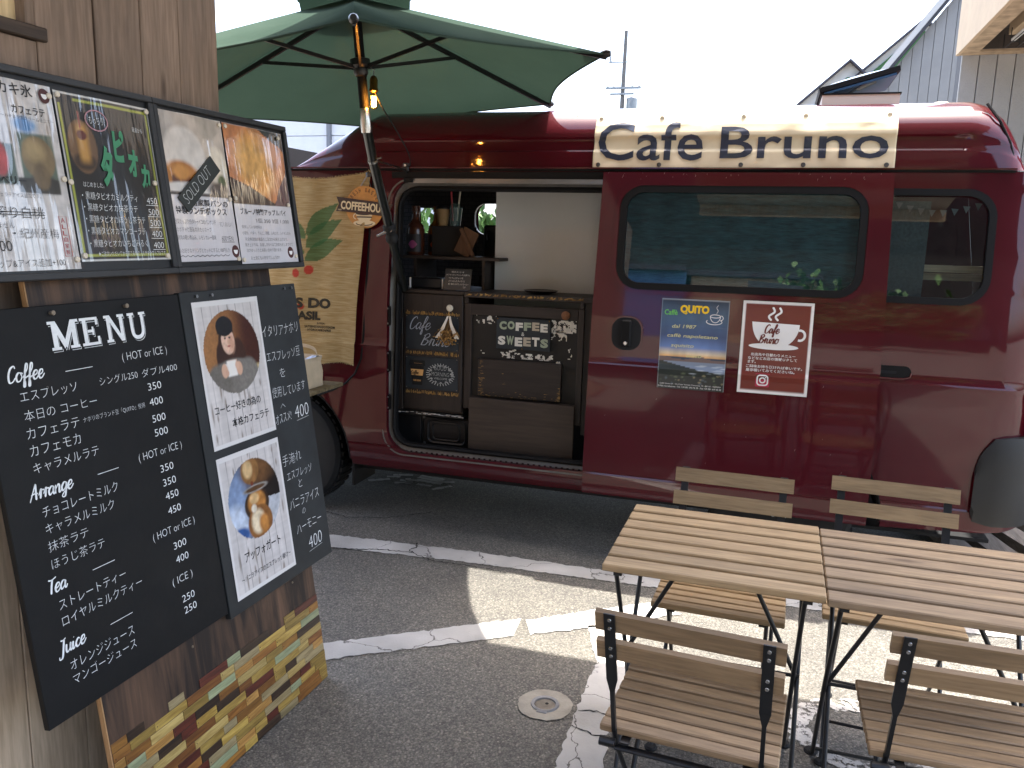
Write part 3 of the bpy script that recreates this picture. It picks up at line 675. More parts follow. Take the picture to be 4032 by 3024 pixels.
wheel(WF, 3.865, 'front_wheel'); wheel(WR_, 3.865, 'rear_wheel'); wheel(WF, 5.435, 'front_wheel', True); wheel(WR_, 5.435, 'rear_wheel', True)
# rear bumper corner
P = [(.875,.385),(.885,.60),(.90,.70),(.935,.748),(1.0,.757),(1.20,.757),(1.22,.60),(1.20,.37),(.95,.37)]
bm = bmesh.new(); mb = MB()
def bump_y(u): return 3.783 + 0.28*max(0, (u-.95)/.27)**2.2
def bz(u): return (float(np.interp(u,[.872,.885,.95,1.22],[.43,.385,.37,.37])), float(np.interp(u,[.872,.88,.90,.935,1.0,1.22],[.60,.66,.70,.748,.757,.757])))
us = [.872,.876,.885,.90,.92,.935,.96,1.0,1.04,1.08,1.12,1.16,1.19,1.22]
mb.add([(u, bump_y(u)-.006 + (.012 if k in (0,6) else 0), bz(u)[0]+(bz(u)[1]-bz(u)[0])*k/6) for u in us for k in range(7)], [(i*7+k,i*7+k+1,(i+1)*7+k+1,(i+1)*7+k) for i in range(len(us)-1) for k in range(6)])
mb.add([(u, bump_y(u)+.006, bz(u)[1]) for u in us]+[(u, bump_y(u)+.2, bz(u)[1]-.004) for u in us], [(i,i+1,i+1+len(us),i+len(us)) for i in range(len(us)-1)]); mb.bb(1.0, 1.22, 4.1, 5.2, .37, .757)
mb.build('rear_bumper', m_bump, van, 35)
mb = MB(); mb.bb(1.085, 1.12, 3.85, 4.0, .76, 1.06); mb.build('tail_lamp', plain('red_lens', '8a1414', .15, coat=1), van)
# fixed lower rail cover on rear quarter (door runner end)
mb = MB(); mb.prism(rrect(.30, .588, .977, 1.028, .024, 4), lambda u, v, w: (u, 3.8+w, v), -.003, .02); o = mb.build('door_runner', m_trimblk, van)
mb = MB(); mb.bb(.32, .53, 3.7945, 3.797, .995, 1.006); mb.build('runner_slot', m_inner, o)
mb = MB(); mb.tube([(.588,3.798,1.003),(.585,3.796,.985),(.56,3.796,.975),(.45,3.796,.974)], .004, 6); mb.build('runner_trim', m_paint, o)

# ---- sliding door, slid back over the rear quarter
DY = -0.062
def yd(x, z): return 3.8 + prof(z) + DY
douter = [(-.803,.318),(.47,.318),(.462,1.0),(.445,1.828),(-.780,1.828),(-.793,1.0)]
bm = sheet(douter, [rrect(-.685,.352,1.312,1.765,.10)], ZL, [], yd, 0.035)
door = MB().frombm(bm).build('sliding_door', m_paint, van, 28)
ringframe(-.690,.357,1.307,1.770,.105,.030, 0.0, 'window_rubber', m_trimblk, door, DY, .005, .02)
ringframe(-.712,.379,1.285,1.790,.125,.019, 0.0, 'window_flange', m_paint, door, DY, .007, .004)
pane(-.665,.332,1.33,1.745,.085,.012,'window_pane',m_glassd,door,DY)
# curtain behind the pane
m_curt = plain('teal_curtain', '2b5157', 0.95, var=0.5, vscale=40, stretch=(.35, 1, 2.2), bump=.4, bscale=120)
mb = MB(); mb.grid(60, 2, lambda u, v: (-.68+1.03*u, 3.8+prof(1.29+.50*v)+DY+.040+.004*math.sin(u*47), 1.29+.50*v)); mb.build('curtain', m_curt, door, 60)
# door handle in a recessed oval
mb = MB(); mb.prism(rrect(-.698,-.548,1.02,1.185,.06,6), lambda u, v, w: (u, 3.738+w, v), -.004, .012); h = mb.build('door_handle', m_paint, door, 40)
mb = MB(); mb.prism(rrect(-.690,-.556,1.028,1.177,.053,6), lambda u, v, w: (u, 3.738+w, v), -.006, -.0045); mb.build('handle_recess', m_inner, h)
mb = MB(); mb.cham(-.645,-.600,3.712,3.733,1.045,1.168,.006); mb.build('grip', m_trimblk, h)
mb = MB(); mb.lathe((-.622,3.7115,1.062), [(.009,0),(.009,-.003),(.006,-.004)], 14, (0,1,0)); mb.build('lock', MAT['chrome'], h)
# scratches on the upper door edge and dust on the lower
m_scr = plain('scratch', 'b8a7a4', .6)
mb = MB()
for k in range(46):
    x = random.uniform(-.76,.43); z = random.choice([random.uniform(1.795,1.825), random.uniform(.34,1.25)]); L = random.uniform(.002,.010); w = .0006
    y = yd(x, z)-.0012; mb.add([(x,y,z),(x+w,y,z),(x+w+L*.2,y,z+L),(x+L*.2,y,z+L)], [(0,1,2,3)])
mb.build('scratches', m_scr, door)['kind']='stuff'

# ---- opening: jamb, rubber seal, top rail, step
def ringsweep(x0, x1, z0, z1, r, prof_, name, mat, par):
    """prof_: list of (inset, depth)"""
    n = None; vs = []
    for ins, d in prof_:
        P = rrect(x0+ins, x1-ins, z0+ins, z1-ins, max(.02, r-ins)); n = len(P)
        vs += [(x, ybody(x, z)+d, z) for x, z in P]
    mb = MB(); mb.add(vs, [(L*n+i, L*n+(i+1) % n, (L+1)*n+(i+1) % n, (L+1)*n+i) for L in range(len(prof_)-1) for i in range(n)]); return mb.build(name, mat, par, 40)
fr_ = ringsweep(-1.895,-.60,.378,1.805,.125,[(0,.008),(.006,-.001),(.014,.0),(.02,.02),(.032,.03),(.05,.034),(.058,.055)],'door_frame',m_jamb,van)
ringsweep(-1.845,-.62,.425,1.765,.11,[(0,.030),(.004,.018),(.014,.014),(.022,.02),(.026,.045)],'door_seal',m_trimblk,fr_)
mb = MB(); mb.bb(-1.87,-.62,3.875,3.90,1.800,1.832); mb.build('rail_channel', m_trimblk, fr_)
mb = MB(); mb.bb(-1.78,-.62,3.872,3.888,1.776,1.798); mb.build('top_rail', m_alu, fr_)
mb = MB(); mb.cham(-1.80,-1.755,3.86,3.885,1.778,1.802,.003); mb.cham(-1.772,-1.752,3.856,3.862,1.788,1.798,.001); mb.build('rail_catch', m_trimblk, fr_)
for z0, z1 in ((1.06,1.16),(.82,.93),(.62,.70)):
    mb = MB(); mb.prism(rrect(-1.872,-1.852,z0,z1,.008,3), lambda u, v, w: (u, 3.8+w, v), .012, .03); lp = mb.build('latch_plate', m_trimblk, fr_)
    for zz in (z0+.012, z1-.012):
        mb = MB(); mb.lathe((-1.862,3.811,zz), [(.005,0),(.004,-.003)], 8, (0,1,0)); mb.build('screw', MAT['steel'], lp)
mb = MB(); mb.bb(-1.85,-.62,3.82,5.40,.385,.398); mb.build('floor', m_inner, van)
step = MB(); step.bb(-1.84,-.62,3.815,3.93,.398,.404)
for k in range(40): step.bb(-1.80+k*.029,-1.789+k*.029,3.83,3.925,.404,.409)
step.build('step_tread', m_trimblk, van)
mb = MB(); mb.bb(-1.9,-.6,3.812,3.822,.34,.372); mb.build('sill_strip', plain('dusty_sill', '2d2f31', .6, var=.3), van)
# interior shell
m_brick = None
def brickwall():
    m, t, b = nmat('brick_paper'); co = coords(t, (1, 1, 1), rnd=False); mp = N(t, 'ShaderNodeMapping'); mp.inputs['Rotation'].default_value = (R(90), 0, 0); t.links.new(co, mp.inputs[0])
    br = N(t, 'ShaderNodeTexBrick'); br.inputs['Scale'].default_value = 9; br.inputs['Color1'].default_value = (*lin('3a3a3c'), 1); br.inputs['Color2'].default_value = (*lin('4a4a4a'), 1); br.inputs['Mortar'].default_value = (*lin('202124'), 1)
    t.links.new(mp.outputs[0], br.inputs[0]); t.links.new(br.outputs[0], b.inputs['Base Color']); return m
bm = sheet([(-2.75,.40),(-.3,.40),(-.3,2.0),(-2.75,2.0)], [rrect(-2.40,-2.24,1.53,1.70,.02,3), rrect(-1.97,-1.2,1.53,1.735,.08)], [], [], lambda x, z: 5.36, 0.03); MB().frombm(bm).build('inner_wall', brickwall(), van)
mb = MB(); mb.bb(-2.76,-2.75,3.95,5.35,.4,2.0); mb.build('cab_divider', m_inner, van)
mb = MB(); mb.bb(-2.05,-.2,3.97,5.35,2.0,2.01); mb.build('headliner', m_inner, van)
mb = MB(); mb.bb(-.30,-.29,3.97,5.36,.40,1.98); mb.build('bulkhead', m_inner, van)
# grey sheet hung inside as a screen
m_scrn = plain('grey_screen', 'c9ccca', 0.6, var=.06, vscale=2)
mb = MB(); mb.grid(30, 6, lambda u, v: (-1.43+.70*u, 4.20+.05*math.sin(u*3.0+.4)+.14*max(0,(u-.72)/.28)**2, 1.12+.70*v)); mb.build('screen_sheet', m_scrn, van, 60)
# roof vent with its lid propped up
rv = MB(); rv.bb(.150,.485,4.28,4.72,2.150,2.216); rvo = rv.build('roof_vent', plain('vent_base', 'd8c6b4', .5), van)
rv = MB(); rv.bb(.145,.49,4.275,4.725,2.216,2.223); rv.build('vent_gasket', m_trimblk, rvo)
lidm = Matrix.Rotation(R(-15), 3, 'Y')
def lidp(u, v, w): return Vector((.138, 0, 2.226)) + lidm @ Vector((u, 0, w)) + Vector((0, v, 0))
rv = MB(); rv.prism([(0,4.27),(.35,4.27),(.35,4.73),(0,4.73)], lambda u, v, w: lidp(u, v, w), 0, .022); rv.build('vent_lid_frame', m_trimblk, rvo)
rv = MB(); rv.grid(10, 10, lambda u, v: lidp(.01+.33*u, 4.28+.44*v, .023+.028*math.sin(math.pi*u)**.6*math.sin(math.pi*v)**.6)); rv.build('vent_lid', glassmat('smoke_acrylic', (.45,.5,.55), .03, 1.5, .5, (.35,.4,.45)), rvo, 60)
rv = MB(); rv.prism([(.02,4.29),(.335,4.29),(.335,4.71),(.02,4.71)], lambda u, v, w: lidp(u, v, w), -.012, -.002); rv.build('vent_lid_lining', plain('blue_acrylic', '3f6ea0', .3), rvo)
rv = MB(); rv.tube([(.26,4.31,2.222),(.34,4.31,2.272)], .006, 6); rv.bar((.30,4.31,2.24),(.38,4.31,2.275),.012,.010); rv.build('prop_arm', MAT['steel'], rvo)
rv = MB(); rv.lathe((.70,4.55,2.178), [(.06,0),(.055,.02),(.03,.035)], 14); rv.build('aerial_base', plain('cream_plastic','cfc6b6',.5), van, 40)
# inside the rear quarter window: reflective mat, bunting, shelf
mb = MB(); mb.grid(8, 8, lambda u, v: (.34+.27*u, 3.90+.02*u, 1.30+.42*v)); mb.build('reflective_mat', plain('foil_mat', '3c4a4c', .5, metal=.3, var=.4, vscale=90), van)
mb = MB(); mb.bb(.60,.90,3.95,4.0,1.425,1.455); mb.bb(.60,.90,3.98,4.02,1.39,1.42); mb.build('rear_shelf', wood('shelf_wood','9b8a70','c2b193','x'), van)
mb = MB()
for k in range(8):
    u = k/7; x = .47+.30*u; z = 1.715-.03*math.sin(math.pi*u); mb.add([(x,3.90,z),(x+.028,3.90,z-.002),(x+.014,3.90,z-.03)], [(0,1,2)])
mb.build('bunting', plain('bunting', '6d6f70', .8), van)
# ================================================================== lettering and printing helpers
_tc = {}
def tgeo(s, off=0.0):
    k = (s, off)
    if k not in _tc:
        cu = bpy.data.curves.new('t', 'FONT'); cu.body = s; cu.resolution_u = 3; cu.offset = off
        ob = bpy.data.objects.new('t', cu); me = ob.to_mesh()
        vs = [(v.co.x, v.co.y) for v in me.vertices]; fs = [tuple(p.vertices) for p in me.polygons]
        ob.to_mesh_clear(); bpy.data.objects.remove(ob); bpy.data.curves.remove(cu)
        _tc[k] = (vs, fs)
    return _tc[k]
def put_text(mb, s, x0, y0, w=None, h=None, size=None, off=0.0, shear=0.0, fn=None, rot=0.0, wob=0.0, mi=0):
    """place text so its ink box starts at x0,y0 (ink bottom), fitted to width w / height h"""
    vs, fs = tgeo(s, off)
    if not vs: return
    X = [a for a, _ in vs]; Y = [b for _, b in vs]; ax, bx, ay, by = min(X), max(X), min(Y), max(Y)
    sx = w / (bx-ax) if w else (size if size else h / (by-ay)); sy = h / (by-ay) if h else (size if size else sx)
    if w is None and h is not None and size is None: sx = sy
    c, sn = math.cos(rot), math.sin(rot); P = []
    for a, b in vs:
        u = (a-ax)*sx; v = (b-ay)*sy; u += shear*v
        if wob: v += wob*math.sin(u*40+len(s)); u += wob*math.sin(v*90)
        P.append((x0 + c*u - sn*v, y0 + sn*u + c*v))
    mb.add([fn(u, v) for u, v in P], fs, mi)
def catmull(pts, k=5):
    P = [pts[0]] + list(pts) + [pts[-1]]; out = []
    for i in range(1, len(P)-2):
        for j in range(k):
            t = j/k; p0, p1, p2, p3 = (np.array(q, float) for q in P[i-1:i+3])
            out.append(tuple(.5*((2*p1)+(-p0+p2)*t+(2*p0-5*p1+4*p2-p3)*t*t+(-p0+3*p1-3*p2+p3)*t**3)))
    out.append(tuple(pts[-1])); return out
def stroke(mb, pts, w, fn, k=5, taper=True, mi=0, smooth=True):
    P = catmull(pts, k) if smooth and len(pts) > 2 else list(pts); n = len(P); vs = []
    for i, p in enumerate(P):
        a, b = np.array(P[max(0, i-1)]), np.array(P[min(n-1, i+1)]); d = b-a; L = np.hypot(*d) or 1; d = d/L
        down = max(0, -d[1]); ww = w*(0.55+0.45*down) if taper else w
        if taper and (i == 0 or i == n-1): ww *= .5
        vs += [fn(p[0]-d[1]*ww/2, p[1]+d[0]*ww/2), fn(p[0]+d[1]*ww/2, p[1]-d[0]*ww/2)]
    mb.add(vs, [(2*i, 2*i+1, 2*i+3, 2*i+2) for i in range(n-1)], mi)
# brush script glyphs: (advance, strokes) on a unit x-height
SCRIPT = {
 'o': (.75, [[(.55,.9),(.25,.95),(.05,.5),(.2,.05),(.5,.1),(.65,.5),(.5,.9),(.75,.8)]]),
 'f': (.55, [[(.0,.35),(.45,1.2),(.5,1.75),(.35,1.8),(.25,1.2),(.2,.2),(.15,-.55),(.3,-.6),(.3,-.1),(.2,.2),(.6,.5)]]),
 'e': (.62, [[(.0,.35),(.45,.6),(.45,.95),(.2,.9),(.05,.45),(.2,.03),(.45,.1),(.7,.5)]]),
 'C': (.85, [[(.75,1.45),(.6,1.75),(.25,1.5),(.08,.8),(.2,.08),(.55,.1),(.8,.5)]]),
 'A': (.95, [[(.0,-.1),(.3,.9),(.55,1.75)],[(.55,1.75),(.62,.9),(.7,.0)],[(.1,.6),(.5,.72),(.85,.65)]]),
 'r': (.55, [[(.0,.4),(.2,1.0),(.25,.85),(.2,.0)],[(.2,.55),(.35,.9),(.6,.85)]]),
 'a': (.75, [[(.6,.85),(.3,.95),(.05,.5),(.2,.05),(.5,.4),(.6,.9)],[(.6,.9),(.55,.3),(.7,.05),(.85,.4)]]),
 'n': (.75, [[(.05,.95),(.1,.0)],[(.1,.5),(.35,.95),(.5,.75),(.5,.1),(.65,.05),(.8,.4)]]),
 'g': (.75, [[(.6,.85),(.3,.95),(.05,.5),(.2,.05),(.5,.4),(.6,.9)],[(.6,.9),(.55,.0),(.45,-.6),(.15,-.6),(.2,-.3),(.8,.3)]]),
 'u': (.75, [[(.05,.95),(.05,.3),(.2,.03),(.45,.3),(.55,.95)],[(.55,.95),(.52,.3),(.65,.05),(.8,.4)]]),
 'i': (.4, [[(.1,.9),(.08,.2),(.2,.03),(.4,.4)],[(.14,1.25),(.2,1.35)]]),
 'c': (.6, [[(.5,.8),(.3,.95),(.05,.5),(.2,.05),(.45,.15),(.65,.5)]]),
 'T': (.8, [[(.0,1.6),(.4,1.5),(.9,1.7)],[(.48,1.6),(.4,.8),(.38,.0)]]),
 'J': (.75, [[(.1,1.6),(.4,1.55),(.7,1.7)],[(.5,1.6),(.45,.6),(.35,-.3),(.05,-.4),(.0,-.1)]]),
 'B': (.9, [[(.2,1.6),(.15,.8),(.1,.0)],[(.0,1.4),(.5,1.75),(.7,1.35),(.2,.85)],[(.2,.85),(.75,.7),(.6,.1),(.1,.05)]]),
 ' ': (.5, []),
}
def script(mb, s, x0, y0, xh, w, fn, slant=.22, rot=0.0, sx=1.0, mi=0):
    cur = 0; c, sn = math.cos(rot), math.sin(rot)
    for ch in s:
        adv, st = SCRIPT[ch]
        for q in st:
            P = []
            for a, b in q:
                u = (cur+a+slant*b)*xh*sx; v = b*xh; P.append((x0+c*u-sn*v, y0+sn*u+c*v))
            stroke(mb, P, w, fn, 5, True, mi)
        cur += adv
    return cur*xh*sx
# picture printing: functions on arrays U,V in 0..1 returning rgb
def L3(c): return np.array(lin(c))
class Pic:
    def __init__(s, nu, nv, bg):
        s.nu, s.nv = nu, nv; s.U, s.V = np.meshgrid(np.linspace(0,1,nu+1), np.linspace(0,1,nv+1)); s.C = np.zeros(s.U.shape+(3,)) + L3(bg)
    def mix(s, m, col):
        c = L3(col) if isinstance(col, str) else col
        s.C = s.C*(1-m[..., None]) + c*m[..., None]; return s
    def ell(s, cx, cy, rx, ry, col, soft=.06, rot=0.0, asp=1.0):
        dx, dy = (s.U-cx), (s.V-cy)*asp; c, n_ = math.cos(rot), math.sin(rot)
        d = np.sqrt(((dx*c+dy*n_)/rx)**2 + ((-dx*n_+dy*c)/(ry*asp))**2); return s.mix(np.clip((1-d)/soft+.5, 0, 1), col)
    def rect(s, x0, x1, y0, y1, col, soft=.004):
        m = np.clip((s.U-x0)/soft+.5,0,1)*np.clip((x1-s.U)/soft+.5,0,1)*np.clip((s.V-y0)/soft+.5,0,1)*np.clip((y1-s.V)/soft+.5,0,1); return s.mix(m, col)
    def poly(s, pts, col):
        m = np.zeros(s.U.shape, bool); n = len(pts)
        for i in range(n):
            (x1, y1), (x2, y2) = pts[i], pts[(i+1) % n]
            if y1 == y2: continue
            c = ((y1 > s.V) != (y2 > s.V)) & (s.U < (x2-x1)*(s.V-y1)/(y2-y1)+x1); m ^= c
        return s.mix(m.astype(float), col)
    def noise(s, sc, amp, seed=0, sy=None):
        rs = np.random.RandomState(seed); a = np.zeros(s.U.shape); sy = sy or sc
        for o in range(3):
            k = 2**o; n1, n2 = int(sc*k)+2, int(sy*k)+2; G = rs.rand(n2+1, n1+1); x = np.clip(s.U,0,.9999)*(n1-1); y = np.clip(s.V,0,.9999)*(n2-1); i = x.astype(int); j = y.astype(int); fx, fy = x-i, y-j
            a += ((G[j,i]*(1-fx)+G[j,i+1]*fx)*(1-fy)+(G[j+1,i]*(1-fx)+G[j+1,i+1]*fx)*fy-.5)/k
        s.C = np.clip(s.C*(1+amp*a)[..., None], 0, 1); return a
    def emit(s, x0, x1, y0, y1, fn, name, mat, par, local=True):
        mb = MB(); mb.v = [fn(x0+(x1-x0)*u, y0+(y1-y0)*v) for u, v in zip(s.U.ravel(), s.V.ravel())]; n = s.nu+1
        mb.f = [(j*n+i, j*n+i+1, (j+1)*n+i+1, (j+1)*n+i) for j in range(s.nv) for i in range(s.nu)]; mb.mi = [0]*len(mb.f)
        mb.c = np.concatenate([s.C.reshape(-1,3), np.ones((s.C.shape[0]*s.C.shape[1],1))], 1)
        return mb.build(name, mat, par, local=local, recalc=False)
def whiteplanks(p, n=8, seed=1):
    a = p.noise(5, .12, seed, 60); p.noise(14, .25, seed+3, 3)
    for k in range(1, n):
        x = k/n + .004*math.sin(k*7); p.mix(np.clip(1-np.abs(p.U-x-.004*np.sin(p.V*9+k))/.006, 0, 1)*.75, '57514d')
    rs = np.random.RandomState(seed)
    for _ in range(26):
        p.ell(rs.rand(), rs.rand(), .012, .02+.05*rs.rand(), '948a80', .9)
    return p

# ================================================================== BANNER "Cafe Bruno"
def onroof(x, z, e=0.0):
    z_ = [a for a, _ in PR]; o_ = [b for _, b in PR]; return 3.8 + float(np.interp(z, z_, [max(.088, o) for o in o_])) - e
ban = thing('cloth_banner', 'cream cloth banner reading Cafe Bruno pinned to the van roof side', 'banner', (-.2, 3.9, 1.85))
m_can = plain('cream_canvas', 'd9c9a8', 0.75, var=.06, vscale=6, bump=.25, bscale=7)
BTOP = [(0,2.085),(.03,2.10),(.10,2.105),(.22,2.096),(.27,2.100),(.32,2.097),(.36,2.090),(.42,2.108),(.5,2.100),(.53,2.092),(.6,2.094),(.68,2.096),(.73,2.088),(.80,2.106),(.9,2.112),(1.0,2.098)]
def bany(x, z):
    b = .5+.5*math.sin(x*9+z*5); wave = .004*math.sin(x*17+z*22)+.003*math.sin(x*41-z*30)
    return onroof(x, z) - .010 - max(0, wave) - .010*sm(2.03,2.10,z)*abs(math.sin(x*8.5))
mb = MB()
def bf(u, v):
    x = -.845+1.292*u; zt = float(np.interp(u, [a for a, _ in BTOP], [b for _, b in BTOP])); z = 1.851+(zt-1.851)*v; return (x, bany(x, z), z)
mb.grid(170, 44, bf); cl = mb.build('cloth', m_can, ban, 70, thick=.0012)
m_navy = plain('navy_letters', '2a3040', .35, coat=.3, var=.1)
for word, x0, w, z0, h, extra in (('Cafe', -.826, .478, 1.884, .172, 0), ('Bruno', -.272, .690, 1.892, .140, 0)):
    mb = MB(); vs, fs = tgeo(word, .010); X = [a for a, _ in vs]; Y = [b for _, b in vs]; ax, bx, ay, by = min(X), max(X), min(Y), max(Y)
    bmx = bmesh.new(); bv = [bmx.verts.new((x0+(a-ax)*w/(bx-ax), 0, z0+(b-ay)*h/(by-ay))) for a, b in vs]
    for f in fs:
        try: bmx.faces.new([bv[i] for i in f])
        except ValueError: pass
    for k in range(1, 40): bmesh.ops.bisect_plane(bmx, geom=bmx.verts[:]+bmx.edges[:]+bmx.faces[:], plane_co=(x0+w*k/40, 0, 0), plane_no=(1,0,0), dist=1e-6)
    for k in range(1, 16): bmesh.ops.bisect_plane(bmx, geom=bmx.verts[:]+bmx.edges[:]+bmx.faces[:], plane_co=(0, 0, z0+h*k/16), plane_no=(0,0,1), dist=1e-6)
    for v in bmx.verts: v.co.y = bany(v.co.x, v.co.z) - .0045
    MB().frombm(bmx).build('lettering', m_navy, ban)
for u in (.017, .235, .513, .715, .975):
    x = -.845+1.292*u; mb = MB(); mb.lathe((x, bany(x, 2.082)-.001, 2.080), [(.010,0),(.010,-.006),(.007,-.009)], 14, (0,1,.35)); mb.build('magnet', MAT['pin'], ban, 40)
    mb = MB(); mb.lathe((x+(.004 if u < .9 else 0), bany(x, 1.868)-.001, 1.866), [(.010,0),(.010,-.003),(.007,-.004)], 14, (0,1,0)); mb.build('grommet', MAT['pin_dark'], ban, 40)

# ================================================================== POSTERS on the sliding door
def pd(off):
    return lambda u, v: (u, yd(u, v)-.003-off, v)
pq = thing('coffee_poster', 'blue poster with yellow QUITO lettering and a bay view on the van door', 'poster', (-.32, 3.74, .86))
p = Pic(70, 98, '2a3b52')
sk = [(0,'23324a'),(.30,'35527c'),(.40,'6a86b5'),(.44,'c9c1b8'),(.50,'e6b36a')]
vv = p.V
for (a, ca), (b, cb) in (((.36,'e0a45a'),(.40,'d9c6a5')),((.40,'d9c6a5'),(.47,'5f7db4')),((.47,'5f7db4'),(.60,'2f4a78')),((.60,'2f4a78'),(.80,'3d5a76')),((.80,'3d5a76'),(1.01,'1c2838'))):
    m = ((vv >= a) & (vv < b)).astype(float); t_ = np.clip((vv-a)/(b-a), 0, 1)[..., None]; p.C = p.C*(1-m[..., None]) + (L3(ca)*(1-t_)+L3(cb)*t_)*m[..., None]
p.noise(6, .5, 4, 4)
hills = .335+.05*np.exp(-((p.U-.60)/.13)**2)+.02*np.sin(p.U*9)*.3+.03*np.exp(-((p.U-.0)/.15)**2); p.mix((vv < hills).astype(float), '6d5a58')
p.mix((vv < .315).astype(float), '7b8aa0'); p.mix(((vv < .31) & (vv < .20+.13*p.U*0+.12*(1-p.U)**1.5)).astype(float), '28302c'); p.mix((vv < .15-.03*np.sin(p.U*6)).astype(float), '262b28')
rs = np.random.RandomState(3)
for _ in range(40): p.ell(rs.rand(), rs.rand()*.16+.03, .012+.02*rs.rand(), .006+.01*rs.rand(), random.choice(['3c4636','8d8264','56604a','20261f','4d5a62']), .5)
for _ in range(14): p.ell(.5+.5*rs.rand(), .18+.1*rs.rand(), .05, .004, 'aeb9c4', .8)
p.rect(0,.012,0,1,'c2c8cf'); p.rect(.988,1,0,1,'c2c8cf'); p.rect(0,1,.99,1,'c2c8cf')
p.emit(-.470, -.174, .866, 1.273, pd(0), 'sheet', m_print, pq, local=False)
m_yel = plain('yellow_ink', 'f2c81e', .4); m_grn = plain('green_ink', '6cc25a', .4); m_pale = plain('pale_yellow_ink', 'd9d69a', .4)
mb = MB(); put_text(mb, 'QUiTO', -.387, 1.205, w=.127, h=.042, off=.055, fn=pd(.0012)); mb.build('lettering', m_yel, pq)
mb = MB(); put_text(mb, 'Caffè', -.456, 1.200, w=.058, h=.024, off=.02, fn=pd(.0012)); mb.build('lettering', m_grn, pq)
mb = MB()
for s_, x, z, w in (('dal 1987', -.420, 1.143, .105), ('caffè napoletano', -.440, 1.097, .222), ('squisito', -.420, 1.052, .10), ('unico', -.350, 1.013, .068)): put_text(mb, s_, x, z, w=w, h=.020 if 'q' in s_ or 'p' in s_ else .016, off=.006, shear=.25, fn=pd(.0012))
mb.build('lettering', m_pale, pq)
mb = MB(); E_ = lambda cx, cz, rx, rz, a0=0, a1=360, k=14: [(cx+rx*math.cos(R(a0+(a1-a0)*i/k)), cz+rz*math.sin(R(a0+(a1-a0)*i/k))) for i in range(k+1)]
stroke(mb, E_(-.232,1.203,.022,.007), .003, pd(.0012), 1, False, smooth=False); stroke(mb, E_(-.232,1.203,.022,.028,180,360), .003, pd(.0012), 1, False, smooth=False)
stroke(mb, E_(-.236,1.178,.034,.012,150,400), .003, pd(.0012), 1, False, smooth=False); stroke(mb, E_(-.208,1.196,.010,.010,-90,90), .003, pd(.0012), 1, False, smooth=False)
stroke(mb, [(-.228,1.215),(-.222,1.228),(-.229,1.24),(-.222,1.252)], .003, pd(.0012))
put_text(mb, 'Caffè Quito srl - Via Cupa Vicinale Terracina, 19 - 80125 - NAPOLI', -.458, .884, w=.27, h=.007, fn=pd(.0012)); put_text(mb, 'E-Mail: torrefazione - Tel. +39 081 593 76 29 - Fax +39 081 619 50 20', -.465, .873, w=.28, h=.007, fn=pd(.0012))
mb.build('cup_emblem', MAT['white'], pq)

pb = thing('logo_poster', 'red-brown poster with white cup logo and white border on the van door', 'poster', (.03, 3.74, .87))
p = Pic(60, 84, 'e8e4e0'); p.rect(.045,.955,.035,.968,'6d2a20'); p.noise(5, .10, 8)
p.emit(-.117, .177, .875, 1.280, pd(0), 'sheet', m_print, pb, local=False)
m_brn = plain('brown_ink', '6d2a20', .4)
CX = .024
mb = MB(); n_ = 24; cup = [(CX-.098,1.190),(CX+.100,1.185)] + [(CX+.002+.098*math.cos(R(a)), 1.185-.108*math.sin(R(a))**1.0) for a in np.linspace(8,172,20)]
def fillpoly(mb, pts, fn, mi=0):
    bm = bmesh.new(); vs = [bm.verts.new((a, b, 0)) for a, b in pts]; es = [bm.edges.new((vs[i], vs[(i+1) % len(vs)])) for i in range(len(vs))]
    bmesh.ops.triangle_fill(bm, use_beauty=True, edges=es); bm.verts.index_update()
    mb.add([fn(v.co.x, v.co.y) for v in bm.verts], [[v.index for v in f.verts] for f in bm.faces], mi); bm.free()
fillpoly(mb, cup, pd(.0012))
fillpoly(mb, E_(CX-.002,1.085,.104,.014,0,349,30), pd(.00125)); stroke(mb, E_(CX+.104,1.140,.020,.022,-110,110), .010, pd(.0012), 1, False, smooth=False)
for dx in (-.018, .010): stroke(mb, [(CX+dx,1.198),(CX+dx-.012,1.216),(CX+dx+.010,1.236),(CX+dx+.002,1.256)], .016, pd(.0012), 6)
mb.build('cup_emblem', MAT['white'], pb)
mb = MB(); script(mb, 'Cafe', CX-.045, 1.142, .022, .0065, pd(.0024)); mb.build('lettering', m_brn, pb); mb = MB(); script(mb, 'Bruno', CX-.065, 1.098, .022, .0065, pd(.0024)); mb.build('lettering', m_brn, pb)
mb = MB()
for k, s_ in enumerate(('出店先や日替わりメニュー','などなどお店の情報ＵＰして','ます。','ご興味お持ち頂ければ幸いです。','是非覗いてみてくださいね。')):
    put_text(mb, s_, -.086+(.018 if k == 0 else (0.006 if k < 3 else 0)), [1.041,1.024,1.008,.988,.971][k], h=.0135, w=[.185,.205,.034,.235,.205][k], off=.012, fn=pd(.0012))
mb.build('lettering', MAT['white'], pb)
mb = MB(); fillpoly(mb, rrect(-.042,.018,.905,.965,.004,3), pd(.0012)); mb.build('app_tile', plain('pink_ink', 'b52848', .4), pb)
mb = MB(); sq = rrect(-.034,.010,.913,.957,.012,5); stroke(mb, sq+[sq[0]], .006, pd(.0024), 1, False, smooth=False); ci = E_(-.012,.935,.011,.011,0,360,20); stroke(mb, ci, .006, pd(.0024), 1, False, smooth=False); fillpoly(mb, E_(.001,.948,.0028,.0028,0,330,10), pd(.0024)); mb.build('app_emblem', MAT['white'], pb)
